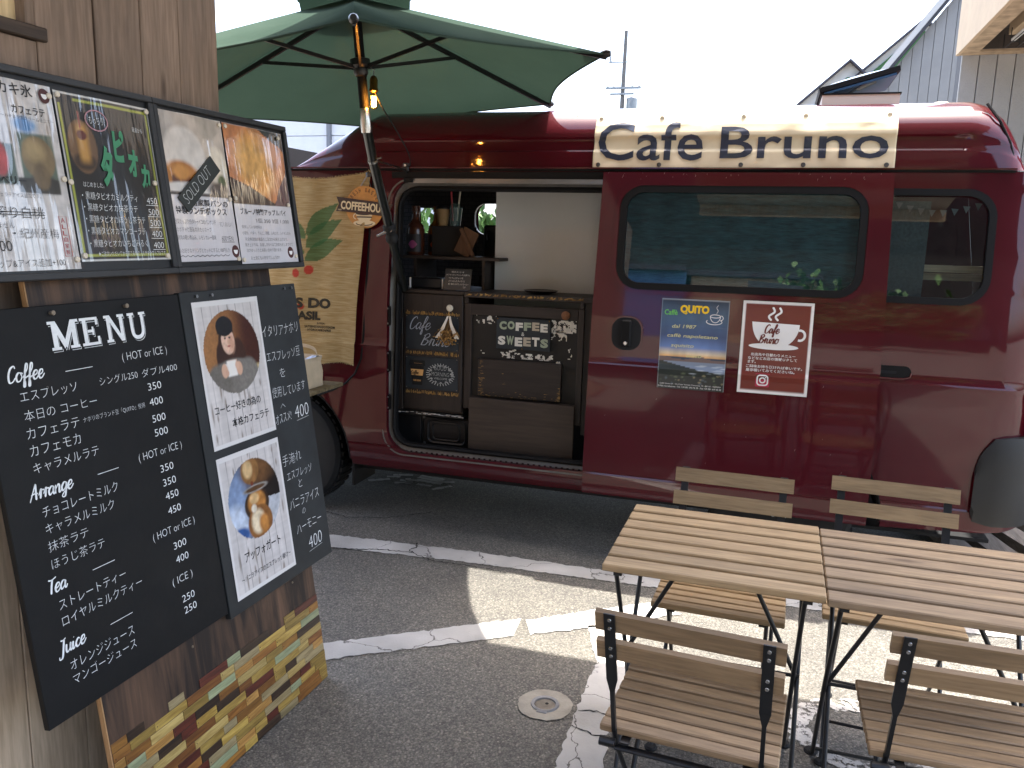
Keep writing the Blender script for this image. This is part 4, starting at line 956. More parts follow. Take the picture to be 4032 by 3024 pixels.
# ================================================================== COUNTER inside the doorway
m_dkw = wood('dark_stained_wood', '241d19', '382e28', 'x', 1.0, 0.55, objvar=.1, bump=.1)
m_dkv = wood('dark_stained_upright', '241d19', '382e28', 'z', 1.0, 0.55, objvar=.1, bump=.1)
m_gold = plain('bare_wood_wear', 'b08a4c', .7, var=.4, vscale=60)
m_peel = plain('peeled_white', 'e3e0d6', .8, var=.15, vscale=50)
cab = thing('side_cabinet', 'narrow dark cabinet with two chalkboards left of the counter in the doorway', 'cabinet', (-1.68, 4.1, .6))
mb = MB(); mb.bb(-1.895,-1.498,3.952,4.35,.60,1.225); mb.build('carcass', m_dkv, cab)
mb = MB(); mb.cham(-1.90,-1.496,3.935,4.37,1.226,1.243,.002); mb.build('top_board', m_dkw, cab)
mb = MB(); mb.cham(-1.832,-1.503,3.936,3.951,.612,1.222,.003); cd = mb.build('cabinet_door', m_dkv, cab)
mb = MB(); mb.cham(-1.89,-1.838,3.940,3.951,.60,1.222,.003); mb.build('side_stile', m_dkv, cab)
mb = MB(); mb.cham(-1.862,-1.836,3.932,3.9395,1.01,1.09,.002); mb.build('hinge', MAT['black_paint'], cab)
m_cb = plain('chalkboard_blue', '252b30', .7, var=.3, vscale=8)
yF = 3.9355
fc = lambda o: (lambda u, v: (u, yF-o, v))
for z0, z1, nm in ((.932,1.112,'a'),(.722,.895,'b')):
    mb = MB(); mb.cham(-1.818,-1.522,yF-.004,yF-.0005,z0,z1,.001); bo = mb.build('chalkboard', m_cb, cd)
    for xx, zz in ((-1.812,z0+.006),(-1.528,z0+.006),(-1.812,z1-.006),(-1.528,z1-.006)):
        mb = MB(); mb.lathe((xx,yF-.004,zz),[(.003,0),(.002,-.002)],8,(0,1,0)); mb.build('tack', MAT['nail'], bo)
m_pch = plain('pastel_chalk', 'a9b2c0', .9, var=.2)
mb = MB(); F = fc(.0052); script(mb, 'Cafe', -1.80, 1.036, .038, .0055, F, slant=.3, sx=1.1); script(mb, 'Bruno', -1.735, .955, .036, .0055, F, slant=.35, sx=1.25); mb.build('chalk_writing', m_pch, cd)
for z in (1.122,.914,.704):                               # rubbed strips
    mb = MB(); rs = np.random.RandomState(int(z*1000))
    for k in range(120):
        x = -1.82+.30*rs.rand(); w = .001+.003*rs.rand(); h = .004+.014*rs.rand(); zc = z-.010+.006*rs.rand()
        mb.add([(x,yF-.0007,zc),(x+w,yF-.0007,zc),(x+w*1.3,yF-.0007,zc+h),(x+w*.2,yF-.0007,zc+h)],[(0,1,2,3)])
    mb.build('worn_strip', m_gold, cd)['kind']='stuff'
# take-away cup motif and greeting on the lower board
mb = MB(); F = fc(.0056); fillpoly(mb, [(-1.790,.845),(-1.712,.845),(-1.722,.742),(-1.778,.742)], F); fillpoly(mb, [(-1.797,.846),(-1.704,.846),(-1.708,.874),(-1.793,.874)], F); mb.build('cup_motif', plain('matt_black','111111',.8), cd)
mb = MB(); F = fc(.0064); fillpoly(mb, [(-1.787,.826),(-1.714,.826),(-1.719,.793),(-1.782,.793)], F); stroke(mb, [(-1.768,.858),(-1.722,.857)], .003, F, smooth=False); put_text(mb, 'TAKE AWAY', -1.773, .762, w=.045, h=.009, off=.02, fn=F); mb.build('cup_label', plain('cup_sleeve','d9a869',.7), cd)
mb = MB(); script(mb, 'Coffee', -1.786, .800, .0105, .003, fc(.0072), sx=1.05); mb.build('cup_lettering', MAT['ink'], cd)
mb = MB(); F = fc(.0056)
for k in range(60):
    a = 2*math.pi*k/60; r0, r1 = .052+.006*math.sin(k*5), .064+.008*math.sin(k*3.1); stroke(mb, [(-1.618+r0*1.15*math.cos(a), .806+r0*.85*math.sin(a)), (-1.618+r1*1.15*math.cos(a), .806+r1*.85*math.sin(a))], .0035, F, smooth=False, taper=False)
put_text(mb, 'GOOD', -1.655, .828, w=.070, h=.026, off=-.02, fn=F); put_text(mb, 'MORNING', -1.668, .797, w=.098, h=.021, off=-.02, fn=F); put_text(mb, 'WELCOME', -1.655, .779, w=.075, h=.011, off=-.01, fn=F); mb.build('chalk_greeting', MAT['chalk_dim'], cd)
mb = MB(); mb.lathe((-1.562,3.9345,1.158),[(.006,0),(.006,-.012),(.016,-.018),(.018,-.028),(.012,-.036),(.001,-.038)],18,(0,1,0)); mb.build('knob', plain('ceramic','d9d2bf',.25), cd, 40)
# dried flowers hung on the knob
fl = thing('dried_flowers', 'small dried flower bunch with white ribbons hung on the cabinet knob', 'dried flowers', (-1.575,3.92,.98))
mb = MB()
for k in range(60):
    a = random.gauss(0,.28); L = random.uniform(.07,.12); p0 = V(-1.562,3.905,1.10); p1 = p0+V(math.sin(a)*L-.012, random.uniform(-.02,.012), -math.cos(a)*L); mb.tube([p0,p1],.0012,4)
mb.build('stems', plain('dry_stem','7a5a35',.8,var=.3), fl)['kind']='stuff'
mb = MB()
for k in range(150):
    a = random.gauss(0,.30); L = random.uniform(.055,.135); p = V(-1.562,3.903,1.10)+V(math.sin(a)*L-.012, random.uniform(-.022,.012), -math.cos(a)*L); s = random.uniform(.003,.0075); mb.box(p,(s,s,s*1.3),Matrix.Rotation(random.random()*3,3,'X')@Matrix.Rotation(random.random()*3,3,'Z'))
mb.build('dry_blossoms', plain('dry_petals','a07a42',.8,var=.5,vscale=90), fl)['kind']='stuff'
for sg in (-1,1):
    mb = MB(); mb.grid(2,8,lambda u,v:(-1.560+sg*(.006+.045*v**1.3*(1.3 if sg<0 else .8))+(u-.5)*.018*(.5+v), 3.892-.006*math.sin(v*5), 1.118-.115*v)); mb.build('ribbon', plain('white_ribbon','e4ddd0',.7), fl, 60)
mb = MB(); mb.tube([(-1.562,3.91,1.158),(-1.566,3.905,1.13),(-1.560,3.90,1.105)],.0025,6); mb.build('twine', m_gold, fl)

ctr = thing('serving_counter', 'dark wooden serving counter with a flap door and worn paint in the van doorway', 'counter', (-1.18,4.1,.4))
mb = MB(); mb.cham(-1.494,-.60,3.930,4.20,1.216,1.243,.003); ct = mb.build('counter_top', m_dkw, ctr)
mb = MB(); mb.bb(-1.494,-1.475,3.945,4.18,1.185,1.214); mb.bb(-.892,-.872,3.945,4.18,1.185,1.214); mb.build('spacer', m_dkv, ctr)
mb = MB(); mb.bb(-.868,-.62,3.96,3.975,.55,1.214); mb.build('side_panel', m_dkv, ctr)
for a in ((-1.494,-1.456,.636,1.184),(-.898,-.868,.600,1.184)):
    mb = MB(); mb.cham(a[0],a[1],3.944,3.962,a[2],a[3],.002); mb.build('stile', m_dkv, ctr)
for z0,z1 in ((1.128,1.184),(.62,.703)):
    mb = MB(); mb.cham(-1.455,-.899,3.944,3.962,z0,z1,.002); mb.build('rail', m_dkw, ctr)
mb = MB(); mb.bb(-1.456,-.898,3.958,3.970,.70,1.13); mb.build('inner_panel', plain('black_panel','191613',.6,var=.3), ctr)
# white paint showing through, in patches
mb = MB(); rs = np.random.RandomState(5); cell = .0042
for x0,x1,z0,z1,th in ((-1.435,-1.325,1.085,1.128,.50),(-1.035,-.905,1.06,1.126,.42),(-1.035,-.955,1.02,1.09,.55),(-1.30,-1.02,.915,.945,.45),(-1.28,-1.18,.925,.965,.6),(-.955,-.925,.93,1.0,.5),(-1.04,-.97,.895,.925,.5),(-1.42,-1.38,.93,.95,.6)):
    nx, nz = int((x1-x0)/cell), int((z1-z0)/cell); G = rs.rand(nz//3+3, nx//3+3)
    for i in range(nx):
        for j in range(nz):
            fx, fz = i/3, j/3; a, b = int(fx), int(fz); u, v = fx-a, fz-b
            val = (G[b,a]*(1-u)+G[b,a+1]*u)*(1-v)+(G[b+1,a]*(1-u)+G[b+1,a+1]*u)*v + .25*(rs.rand()-.5)
            ed = min(i+1, nx-i, j+1, nz-j)/5.0; val -= max(0, .25-.25*ed)
            if val > th:
                x, z = x0+i*cell, z0+j*cell; mb.add([(x,3.9572,z),(x+cell*1.05,3.9572,z),(x+cell*1.05,3.9572,z+cell*1.05),(x,3.9572,z+cell*1.05)],[(0,1,2,3)])
mb.build('peeled_paint', m_peel, ctr)['kind']='stuff'
mb = MB(); mb.cham(-1.413,-.971,3.934,3.956,.712,.906,.003); fb = mb.build('flap_board', m_dkw, ctr)
mb = MB(); rs = np.random.RandomState(9)
for k in range(150):
    e = rs.randint(4); x = -1.41+.43*rs.rand(); z = .715+.185*rs.rand()
    if e == 0: z = .714+.02*rs.rand()**2
    elif e == 1: x = -.99+.016*rs.rand(); z = .714+.07*rs.rand()
    elif e == 2: x = -1.41+.02*rs.rand()
    elif rs.rand() > .25: continue
    L = .003+.016*rs.rand(); h = .0008+.002*rs.rand(); mb.add([(x,3.9333,z),(min(x+L,-.973),3.9333,z+.001),(min(x+L,-.973),3.9333,z+h),(x,3.9333,z+h*.7)],[(0,1,2,3)])
mb.build('wear_marks', m_gold, fb)['kind']='stuff'
mb = MB(); mb.cham(-1.445,-.889,3.893,3.906,.424,.708,.002); lb = mb.build('kick_board', wood('brown_board','322820','43372d','x',.7,.6,objvar=0,bump=.06), ctr)
for xx in (-1.41,-1.19): 
    mb = MB(); mb.cham(xx-.03,xx+.03,3.89,3.93,.410,.423,.002); mb.build('foot_block', m_plank_l, lb)
mb = MB(); mb.lathe((-.956,3.943,1.152),[(.010,0),(.010,-.012),(.021,-.018),(.022,-.026),(.014,-.033),(.001,-.034)],18,(0,1,0)); mb.build('knob', wood('knob_wood','6d4527','8f5f38','y'), ctr, 40)
mb = MB(); rs = np.random.RandomState(2)
for k in range(70):
    x = -1.49+.62*rs.rand(); L = .004+.02*rs.rand(); zc = 1.2395+.0036*rs.rand(); mb.add([(x,3.9295,1.222+.02*rs.rand()),(x+L,3.9295,1.226+.012*rs.rand()),(x+L,3.9295,1.2285+.012*rs.rand()),(x,3.9295,1.2260)],[(0,1,2,3)])
mb.build('wear_marks', m_gold, ct)['kind']='stuff'
# COFFEE & SWEETS board
cs = thing('wording_board', 'small black board reading COFFEE and SWEETS pinned to the counter', 'sign', (-1.18,3.94,1.04))
mb = MB(); mb.cham(-1.318,-1.036,3.936,3.942,.965,1.122,.001); mb.build('board', m_cb, cs)
wl = [plain('cut_white','d8d6cc',.7), plain('cut_green','9aa58e',.7), plain('cut_tan','b3a996',.7)]
def spell(word, x0, z0, w, h, pick):
    mb = MB(); n = len(word); cw = w/n
    for i, ch in enumerate(word): put_text(mb, ch, x0+i*cw+.002, z0+.003*math.sin(i*2.1), w=cw-.005, h=h, off=.06, fn=lambda u, v: (u,3.9350,v), mi=pick[i])
    mb.build('lettering', wl, cs)
spell('COFFEE',-1.304,1.063,.258,.042,[1,1,0,1,2,0]); spell('SWEETS',-1.310,.985,.268,.045,[0,1,0,2,0,1])
mb = MB(); put_text(mb,'&',-1.185,1.036,h=.018,fn=lambda u,v:(u,3.9350,v)); mb.build('lettering', wl[0], cs)
for xx, zz in ((-1.312,1.117),(-1.042,1.117),(-1.18,.970)):
    mb = MB(); mb.lathe((xx,3.936,zz),[(.004,0),(.003,-.003)],8,(0,1,0)); mb.build('tack', MAT['brass'], cs)
# things on the counter
pl = thing('tray_dish', 'shallow black oval dish on the counter top', 'dish', (-1.122,4.05,1.243))
mb = MB(); mb.lathe((-1.122,4.05,1.2435),[(.045,0),(.075,.006),(.088,.017),(.090,.018),(.084,.014),(.05,.006),(.001,.005)],28); mb.build('dish', plain('black_lacquer','1c1718',.25,coat=.6), pl, 50)
cd_ = thing('menu_card', 'clear stand with a handwritten black card on the cabinet top', 'card', (-1.57,4.02,1.243))
def cf(o): return lambda u, v: (u, 4.00+.25*(v-1.244)-o, v)
mb = MB(); mb.add([cf(0)(u,v) for u,v in ((-1.635,1.245),(-1.488,1.245),(-1.488,1.352),(-1.635,1.352))]+[cf(-.003)(u,v) for u,v in ((-1.635,1.245),(-1.488,1.245),(-1.488,1.352),(-1.635,1.352))],[(0,1,2,3),(7,6,5,4),(0,4,5,1),(1,5,6,2),(2,6,7,3),(3,7,4,0)]); mb.build('card', plain('card_black','23282c',.35,coat=.5), cd_)
mb = MB()
for k,s_ in enumerate(('本日のコーヒーは','☆アメリカンブレンド(浅煎り)','ベトナムとキューバを','メインにしたスッキリと','軽い味わいのブレンドコーヒー','です')): put_text(mb, s_, [-1.60,-1.628,-1.612,-1.612,-1.612,-1.53][k], 1.332-.0155*k, h=.0095, w=[.07,.13,.08,.09,.112,.016][k], fn=cf(.001))
mb.build('chalk_writing', MAT['chalk'], cd_)
bx = thing('black_tin', 'black box with two pale end handles on the cabinet top', 'box', (-1.745,4.08,1.243))
mb = MB(); mb.cham(-1.835,-1.660,4.03,4.14,1.244,1.300,.006); mb.build('body', plain('tin_black','1b1d20',.35,var=.2), bx)
for xx in (-1.838,-1.652):
    mb = MB(); mb.cham(xx-.004,xx+.004,4.025,4.035,1.245,1.298,.001); mb.build('end_handle', MAT['white'], bx)
# shelf with bottles and cups
sh = thing('wall_shelf', 'dark wooden shelf across the left of the van interior', 'shelf', (-1.72,4.2,1.40))
mb = MB(); mb.cham(-1.95,-1.36,4.09,4.40,1.396,1.412,.002); mb.build('board', m_dkw, sh)
for x_ in (-1.85,-1.46):
    mb = MB(); mb.bb(x_,x_+.015,4.10,4.38,1.244,1.395); mb.build('shelf_support', m_dkw, sh)
def bottle(x, y, col, lab, label):
    T = thing('syrup_bottle', label, 'bottle', (x,y,1.412), 'syrup bottles on the shelf')
    mb = MB(); mb.lathe((x,y,1.4122),[(.046,0),(.050,.006),(.050,.135),(.044,.158),(.028,.178),(.021,.19),(.020,.232)],24); mb.build('body', plain('syrup_'+col,col,.25,coat=.4,var=.15), T, 45)
    mb = MB(); mb.lathe((x,y,1.4122),[(.023,.233),(.023,.262),(.018,.266)],18); mb.build('cap', plain('cap_'+col,col,.4), T, 45)
    mb = MB(); k = 10; vs = []
    for i in range(k+1):
        a = R(-140+110*i/k); vs += [(x+.0508*math.cos(a),y+.0508*math.sin(a),1.43),(x+.0508*math.cos(a),y+.0508*math.sin(a),1.525)]
    mb.add(vs,[(2*i,2*i+2,2*i+3,2*i+1) for i in range(k)]); lb_ = mb.build('label_wrap', plain('label_'+lab,'17151a',.5), T)
    mb = MB(); vs = []
    for i in range(k+1):
        a = R(-115+60*i/k); zc = 1.47+.022*math.sin(math.pi*i/k); zc2 = 1.47-.022*math.sin(math.pi*i/k); vs += [(x+.0514*math.cos(a),y+.0514*math.sin(a),zc2),(x+.0514*math.cos(a),y+.0514*math.sin(a),zc)]
    mb.add(vs,[(2*i,2*i+2,2*i+3,2*i+1) for i in range(k)]); mb.build('label_picture', plain('labelpic_'+lab,lab,.5), lb_)
bottle(-1.885,4.20,'4a2a1e','8a3d6a','brown syrup bottle at the left end of the van shelf'); bottle(-1.80,4.30,'7a4d1c','b5552a','amber syrup bottle behind the brown bottle on the shelf')
cp = thing('paper_cup', 'kraft paper cup with black lid standing on top of the dark box', 'cup', (-1.745,4.25,1.57))
mb = MB(); mb.lathe((-1.745,4.25,1.573),[(.026,0),(.037,.088)],22); mb.build('cup', plain('kraft','9a7b52',.7), cp, 45)
mb = MB(); mb.lathe((-1.745,4.25,1.573),[(.041,.088),(.041,.096),(.034,.106),(.033,.108)],22); mb.build('lid', MAT['black_paint'], cp, 45)
pc = thing('plastic_cup', 'clear plastic cup with domed lid and red straws beside the paper cup', 'cup', (-1.672,4.25,1.57))
mb = MB(); mb.lathe((-1.672,4.25,1.573),[(.026,0),(.036,.085),(.038,.088),(.036,.10),(.024,.118),(.008,.124)],22); mb.build('cup', glassmat('clear_plastic',(.75,.82,.82),.05,1.45,.25,(.25,.4,.38)), pc, 45)
for a, c in ((-.012,'b01f2c'),(.012,'c7bda8')):
    mb = MB(); mb.tube([(-1.675+a,4.25,1.60),(-1.672+a*2.2,4.25,1.765)],.005,6); mb.build('straw', plain('straw_'+c,c,.4), pc)
bk = thing('storage_box', 'dark box on the shelf carrying the cups', 'box', (-1.66,4.26,1.412)); mb = MB(); mb.cham(-1.80,-1.60,4.36,4.395,1.413,1.57,.003); mb.cham(-1.79,-1.60,4.20,4.355,1.413,1.571,.003); mb.build('body', plain('box_black','1a1918',.8), bk)
sb = thing('sign_board', 'tilted brown wooden board leaning beside the storage box', 'board', (-1.56,4.16,1.412)); mb = MB(); mb.bar((-1.60,4.15,1.56),(-1.53,4.15,1.416),.02,.008,(0,1,0)); mb.box((-1.575,4.17,1.488),(.09,.008,.14),Matrix.Rotation(.45,3,'Y')); mb.build('board', wood('brown_slab','4a3220','6b4a30','z'), sb)
mc = thing('coffee_machine', 'dark coffee machine with metal handles deep inside the van', 'machine', (-1.45,4.6,1.40))
mb = MB(); mb.cham(-1.60,-1.25,4.50,4.80,1.30,1.585,.01); mb.build('body', MAT['black_paint'], mc)
for xx in (-1.56,-1.50,-1.44):
    mb = MB(); mb.tube([(xx,4.49,1.55),(xx+.01,4.44,1.535),(xx+.02,4.42,1.50)],.008,7); mb.build('lever', MAT['chrome'], mc, 50)
mb = MB(); mb.cham(-1.62,-1.25,4.50,4.85,.404,1.298,.004); mb.build('stand', m_inner, mc)
cr = thing('plastic_crate', 'black moulded plastic crate on the van step below the side cabinet', 'crate', (-1.6,4.05,.41))
mb = MB(); mb.cham(-1.735,-1.462,3.965,4.25,.4095,.575,.012); co_ = mb.build('body', plain('crate_black','17181a',.38,var=.2), cr)
mb = MB(); P_ = rrect(-1.70,-1.485,.43,.555,.03,5); mb.tube([(a,3.963,b) for a,b in P_],.008,6,closed=True); mb.build('rib', co_.data.materials[0], co_)
mb = MB(); P_ = rrect(-1.672,-1.52,.447,.538,.02,5); mb.tube([(a,3.963,b) for a,b in P_],.005,6,closed=True); mb.build('rib', co_.data.materials[0], co_)
for xx,zz in ((-1.722,.423),(-1.722,.562)):
    mb = MB(); mb.lathe((xx,3.965,zz),[(.008,0),(.006,-.006)],10,(0,1,0)); mb.build('rivet', MAT['steel'], co_)
bs = thing('cabinet_rail', 'scuffed black shelf board under the side cabinet', 'shelf', (-1.69,4.1,.585)); mb = MB(); mb.cham(-1.888,-1.487,3.928,4.30,.577,.597,.003); bb_ = mb.build('board', MAT['black_paint'], bs)
mb = MB(); rs = np.random.RandomState(4)
for k in range(60):
    x = -1.88+.38*rs.rand(); L = .003+.02*rs.rand(); z = .586+.009*rs.rand(); mb.add([(x,3.9275,z),(x+L,3.9275,z),(x+L,3.9275,z+.0025),(x,3.9275,z+.002)],[(0,1,2,3)])
mb.build('scuffs', m_peel, bb_)['kind']='stuff'
mb = MB(); mb.cham(-1.88,-1.745,3.97,3.985,.4095,.575,.002); mb.build('side_sheet', MAT['black_paint'], bs)
# ================================================================== PARASOL
UC = V(-1.699, 3.238, 2.119); UN = V(-.083, -.011, .9965).normalized(); URISE = .36; URAD = 1.048; UPH = .461
e1 = V(0, -1, 0); e1 = (e1 - UN*e1.dot(UN)).normalized(); e2 = UN.cross(e1)
UV_ = [UC + URAD*(math.cos(UPH+k*math.pi/3)*e1 + math.sin(UPH+k*math.pi/3)*e2) for k in range(6)]
APEX = UC + UN*URISE
um = thing('parasol', 'green hexagonal parasol with black pole leaning out of the van doorway', 'parasol', (-1.75, 3.6, 1.25))
m_cv = bpy.data.materials.new('green_canopy'); m_cv.use_nodes = True; t = m_cv.node_tree; t.nodes.clear()
o_ = N(t,'ShaderNodeOutputMaterial'); d_ = N(t,'ShaderNodeBsdfDiffuse'); tl = N(t,'ShaderNodeBsdfTranslucent'); mx = N(t,'ShaderNodeMixShader'); mx.inputs[0].default_value = .08
co = coords(t,(1,1,1)); nz = N(t,'ShaderNodeTexNoise',i_Scale=3.0,i_Detail=4.0); t.links.new(co,nz.inputs['Vector'])
rr_ = ramp(t,[(.3,lin('38473f')),(.7,lin('43524a'))],nz.outputs[0]); t.links.new(rr_.outputs[0],d_.inputs[0]); tl.inputs[0].default_value = (*lin('40574a'),1)
t.links.new(d_.outputs[0],mx.inputs[1]); t.links.new(tl.outputs[0],mx.inputs[2]); t.links.new(mx.outputs[0],o_.inputs[0])
for k in range(6):
    a, b = UV_[k], UV_[(k+1) % 6]; mid = (a+b)/2; inw = (UC-mid).normalized()
    def pf(u, v, a=a, b=b, inw=inw):
        edge = a.lerp(b, u) + inw*.06*math.sin(math.pi*u)
        p = APEX.lerp(edge, v); sag = -.035*math.sin(math.pi*u)*math.sin(math.pi*min(1, v))*v; return p + UN*sag
    mb = MB(); mb.grid(14, 14, lambda u, v: pf(u, .04+.96*v)); mb.build('canopy_panel', m_cv, um, 60)
    mb = MB(); mb.tube([pf(i/14, 1.0) for i in range(15)], .004, 5); mb.build('hem', m_cv, um)
    # rib, strut, end cap
    A1 = APEX - UN*.03; mb = MB(); mb.bar(A1, a - UN*.012, .012, .018, UN); mb.build('rib', MAT['black_paint'], um)
    jm = (A1).lerp(a, .46) - UN*.012; hub = UC + UN*.085; mb = MB(); mb.bar(hub + (a-UC).normalized()*.03, jm, .010, .014, UN); mb.build('strut', MAT['black_paint'], um)
    mb = MB(); mb.lathe(a, [(.012,-.02),(.016,0),(.010,.016)], 10, (a-UC)); mb.build('rib_cap', MAT['black_paint'], um, 40)
mb = MB(); rr0 = .26
for k in range(6):
    a, b = (UV_[k]-UC).normalized(), (UV_[(k+1) % 6]-UC).normalized()
    mb.grid(6, 4, lambda u, v: APEX + UN*(.055-.085*v - .01*math.sin(u*math.pi*3)*v) + a.lerp(b, u)*rr0*v)
mb.build('vent_cap', m_cv, um, 60)
mb = MB(); mb.lathe(APEX + UN*.05, [(.016,0),(.02,.02),(.012,.045),(.001,.05)], 14, UN); mb.build('finial', MAT['black_paint'], um, 40)
PT = V(-1.703, 3.275, 1.990); PC = V(-1.745, 3.42, 1.848); PL = V(-1.815, 3.905, 1.245)
m_polg = plain('dark_green_pole', '0b100e', .3, coat=.3, var=.2)
mb = MB(); mb.tube([APEX, PT], .0205, 14); mb.build('upper_pole', plain('matt_black_pole','0d0e0e',.7,spec=.2), um, 50)
mb = MB(); mb.tube([PT, PC, PL], .0215, 14); mb.build('lower_pole', m_polg, um, 50)
mb = MB(); mb.lathe(UC + UN*.05, [(.024,0),(.030,.01),(.030,.03),(.042,.04),(.042,.065),(.028,.07)], 16, UN); mb.build('runner_hub', MAT['black_paint'], um, 40)
d_u = (APEX-PT).normalized(); mb = MB(); mb.lathe(PT - d_u*.045, [(.021,0),(.0225,.01),(.0225,.09),(.021,.10)], 16, d_u); mb.build('tilt_sleeve', MAT['chrome'], um, 40)
d_l = (PC-PL).normalized(); PJ = PL.lerp(PC, .47)
mb = MB(); mb.lathe(PJ - d_l*.055, [(.022,0),(.030,.012),(.030,.032),(.024,.042),(.024,.062),(.031,.072),(.031,.095),(.023,.108)], 16, d_l); mb.build('pole_joint', MAT['rubber'], um, 40)
mb = MB(); q = PJ + V(.0,-.03,.01); mb.tube([q+V(.012,0,.004), q+V(-.05,-.012,-.028)], [.009,.0065], 10); mb.lathe(q+V(.014,.004,.006),[(.013,-.012),(.013,.014)],14,(0,1,0)); mb.build('clamp_lever', MAT['chrome'], um, 50)
mb = MB(); mb.lathe(PC - d_l*.012, [(.021,0),(.024,.002),(.024,.012),(.021,.014)], 14, d_l); mb.tube([PC+V(.0,0,.0), PC+V(.045,-.005,.008)], .004, 6); mb.build('hose_clamp', MAT['steel'], um)
br = thing('stay_bracket', 'black stay bar from the van gutter holding the parasol pole', 'bracket', (-1.78,3.87,1.84))
mb = MB(); mb.bar(PC+V(.02,.0,-.004), (-1.785,3.862,1.838), .016, .004); mb.build('stay_bar', MAT['black_paint'], br)
mb = MB(); mb.cham(-1.800,-1.770,3.850,3.864,1.832,1.872,.003); mb.build('plate', MAT['black_paint'], br)
mb = MB(); mb.lathe((-1.785,3.850,1.86),[(.007,0),(.006,-.005)],12,(0,1,0)); mb.build('bolt', MAT['chrome'], br)
# lit bulb hung from the runner
lb = thing('light_bulb', 'lit amber bulb in a brass socket hanging under the parasol', 'light bulb', (-1.652,3.25,2.05))
B0 = V(-1.652,3.25,2.035)
mb = MB(); mb.lathe(B0+V(0,0,.07),[(.012,0),(.019,.004),(.019,.014),(.016,.018),(.017,.050),(.012,.062),(.006,.066)],18); mb.build('socket', MAT['brass'], lb, 40)
mb = MB(); mb.tube([B0+V(0,0,.135),B0+V(0,0,.15),B0+V(.005,0,.158),B0+V(-.01,-.004,.166),B0+V(-.02,-.01,.19)],.0022,6); mb.build('hook', MAT['steel'], lb)
m_bg = glassmat('amber_glass',(1.0,.72,.35),.02,1.3)
mb = MB(); mb.lathe(B0,[(.001,0),(.012,.004),(.018,.016),(.019,.028),(.016,.045),(.012,.058),(.0115,.072)],20); mb.build('bulb_glass', m_bg, lb, 60)
m_fil, t, b = nmat('filament'); b.inputs['Emission Color'].default_value=(1,.48,.12,1); b.inputs['Emission Strength'].default_value=60
mb = MB(); pts = [B0+V(.007*math.cos(k*1.2),.007*math.sin(k*1.2),.015+.036*((k%2))) for k in range(12)]; mb.tube(pts,.0034,5); mb.build('filament', m_fil, lb)
pl_ = bpy.data.lights.new('bulb_light','POINT'); pl_.energy=.06; pl_.color=(1,.55,.2); pl_.shadow_soft_size=.012
plo = bpy.data.objects.new('bulb_light',pl_); COL.objects.link(plo); plo.location = B0+V(0,0,.03)-Vector(lb.location); plo.parent = lb
cbl = MB(); cbl.tube([tuple(x) for x in catmull([(-1.645,3.25,2.10),(-1.63,3.30,2.04),(-1.64,3.45,1.97),(-1.69,3.68,1.90),(-1.755,3.84,1.862),(-1.79,3.87,1.83),(-1.76,3.90,1.79)],6)],.003,6)
tag(cbl.build('power_cord',MAT['rubber']),'thin black cord running from the bulb to the van doorway','cord')

# ================================================================== SACK, COFFEEHOUSE SIGN, STOOL, TOTE
sk_ = thing('jute_sack','tan jute coffee sack hung flat on the van beside the doorway','sack',(-2.3,3.85,.86))
m_jute, t, b = nmat('jute'); co = coords(t,(1,1,1),rnd=False)
w1 = N(t,'ShaderNodeTexWave',i_Scale=150.0,i_Distortion=2.5,i_Detail=3.0); w1.bands_direction='X'; t.links.new(co,w1.inputs['Vector'])
w2 = N(t,'ShaderNodeTexWave',i_Scale=150.0,i_Distortion=2.5,i_Detail=3.0); w2.bands_direction='Z'; t.links.new(co,w2.inputs['Vector'])
ml = N(t,'ShaderNodeMath',operation='MULTIPLY'); t.links.new(w1.outputs['Fac'],ml.inputs[0]); t.links.new(w2.outputs['Fac'],ml.inputs[1])
nz = N(t,'ShaderNodeTexNoise',i_Scale=1.0,i_Detail=4.0); mp = N(t,'ShaderNodeMapping'); mp.inputs['Scale'].default_value=(12,12,150); t.links.new(co,mp.inputs[0]); t.links.new(mp.outputs[0],nz.inputs['Vector'])
r1 = ramp(t,[(.3,lin('b0925c')),(.7,lin('cfb888'))],nz.outputs[0]); r2 = ramp(t,[(0,(.6,.55,.48)),(.5,(1,1,1))],ml.outputs[0])
va = N(t,'ShaderNodeVertexColor',layer_name='Col'); mm = N(t,'ShaderNodeMix',data_type='RGBA',blend_type='MULTIPLY'); mm.inputs[0].default_value=.75; t.links.new(r1.outputs[0],mm.inputs[6]); t.links.new(r2.outputs[0],mm.inputs[7])
m3 = N(t,'ShaderNodeMix',data_type='RGBA',blend_type='MULTIPLY'); m3.inputs[0].default_value=1; t.links.new(mm.outputs[2],m3.inputs[6]); t.links.new(va.outputs[0],m3.inputs[7]); t.links.new(m3.outputs[2],b.inputs['Base Color']); b.inputs['Roughness'].default_value=.95
bp = N(t,'ShaderNodeBump',i_Strength=.5,i_Distance=.003); t.links.new(ml.outputs[0],bp.inputs['Height']); t.links.new(bp.outputs[0],b.inputs['Normal'])
def sacky(x,z): return 3.8+prof(z)-.020-.010*math.sin(x*16+z*2)-.006*math.sin(x*35-z*3)-.006*max(0,math.sin(z*7+x*5))
def sackpt(u,v):
    zt = 1.832-.040*math.sin(math.pi*min(1,max(0,u)))**.8*(1 if u<.98 else 0); zb = .845+.012*math.sin(u*9)
    z = zb+(zt-zb)*v; x = -2.62+(.585+.055*v)*u; return (x, sacky(x,z), z)
p = Pic(120,170,'ffffff'); p.C[:] = 1.0
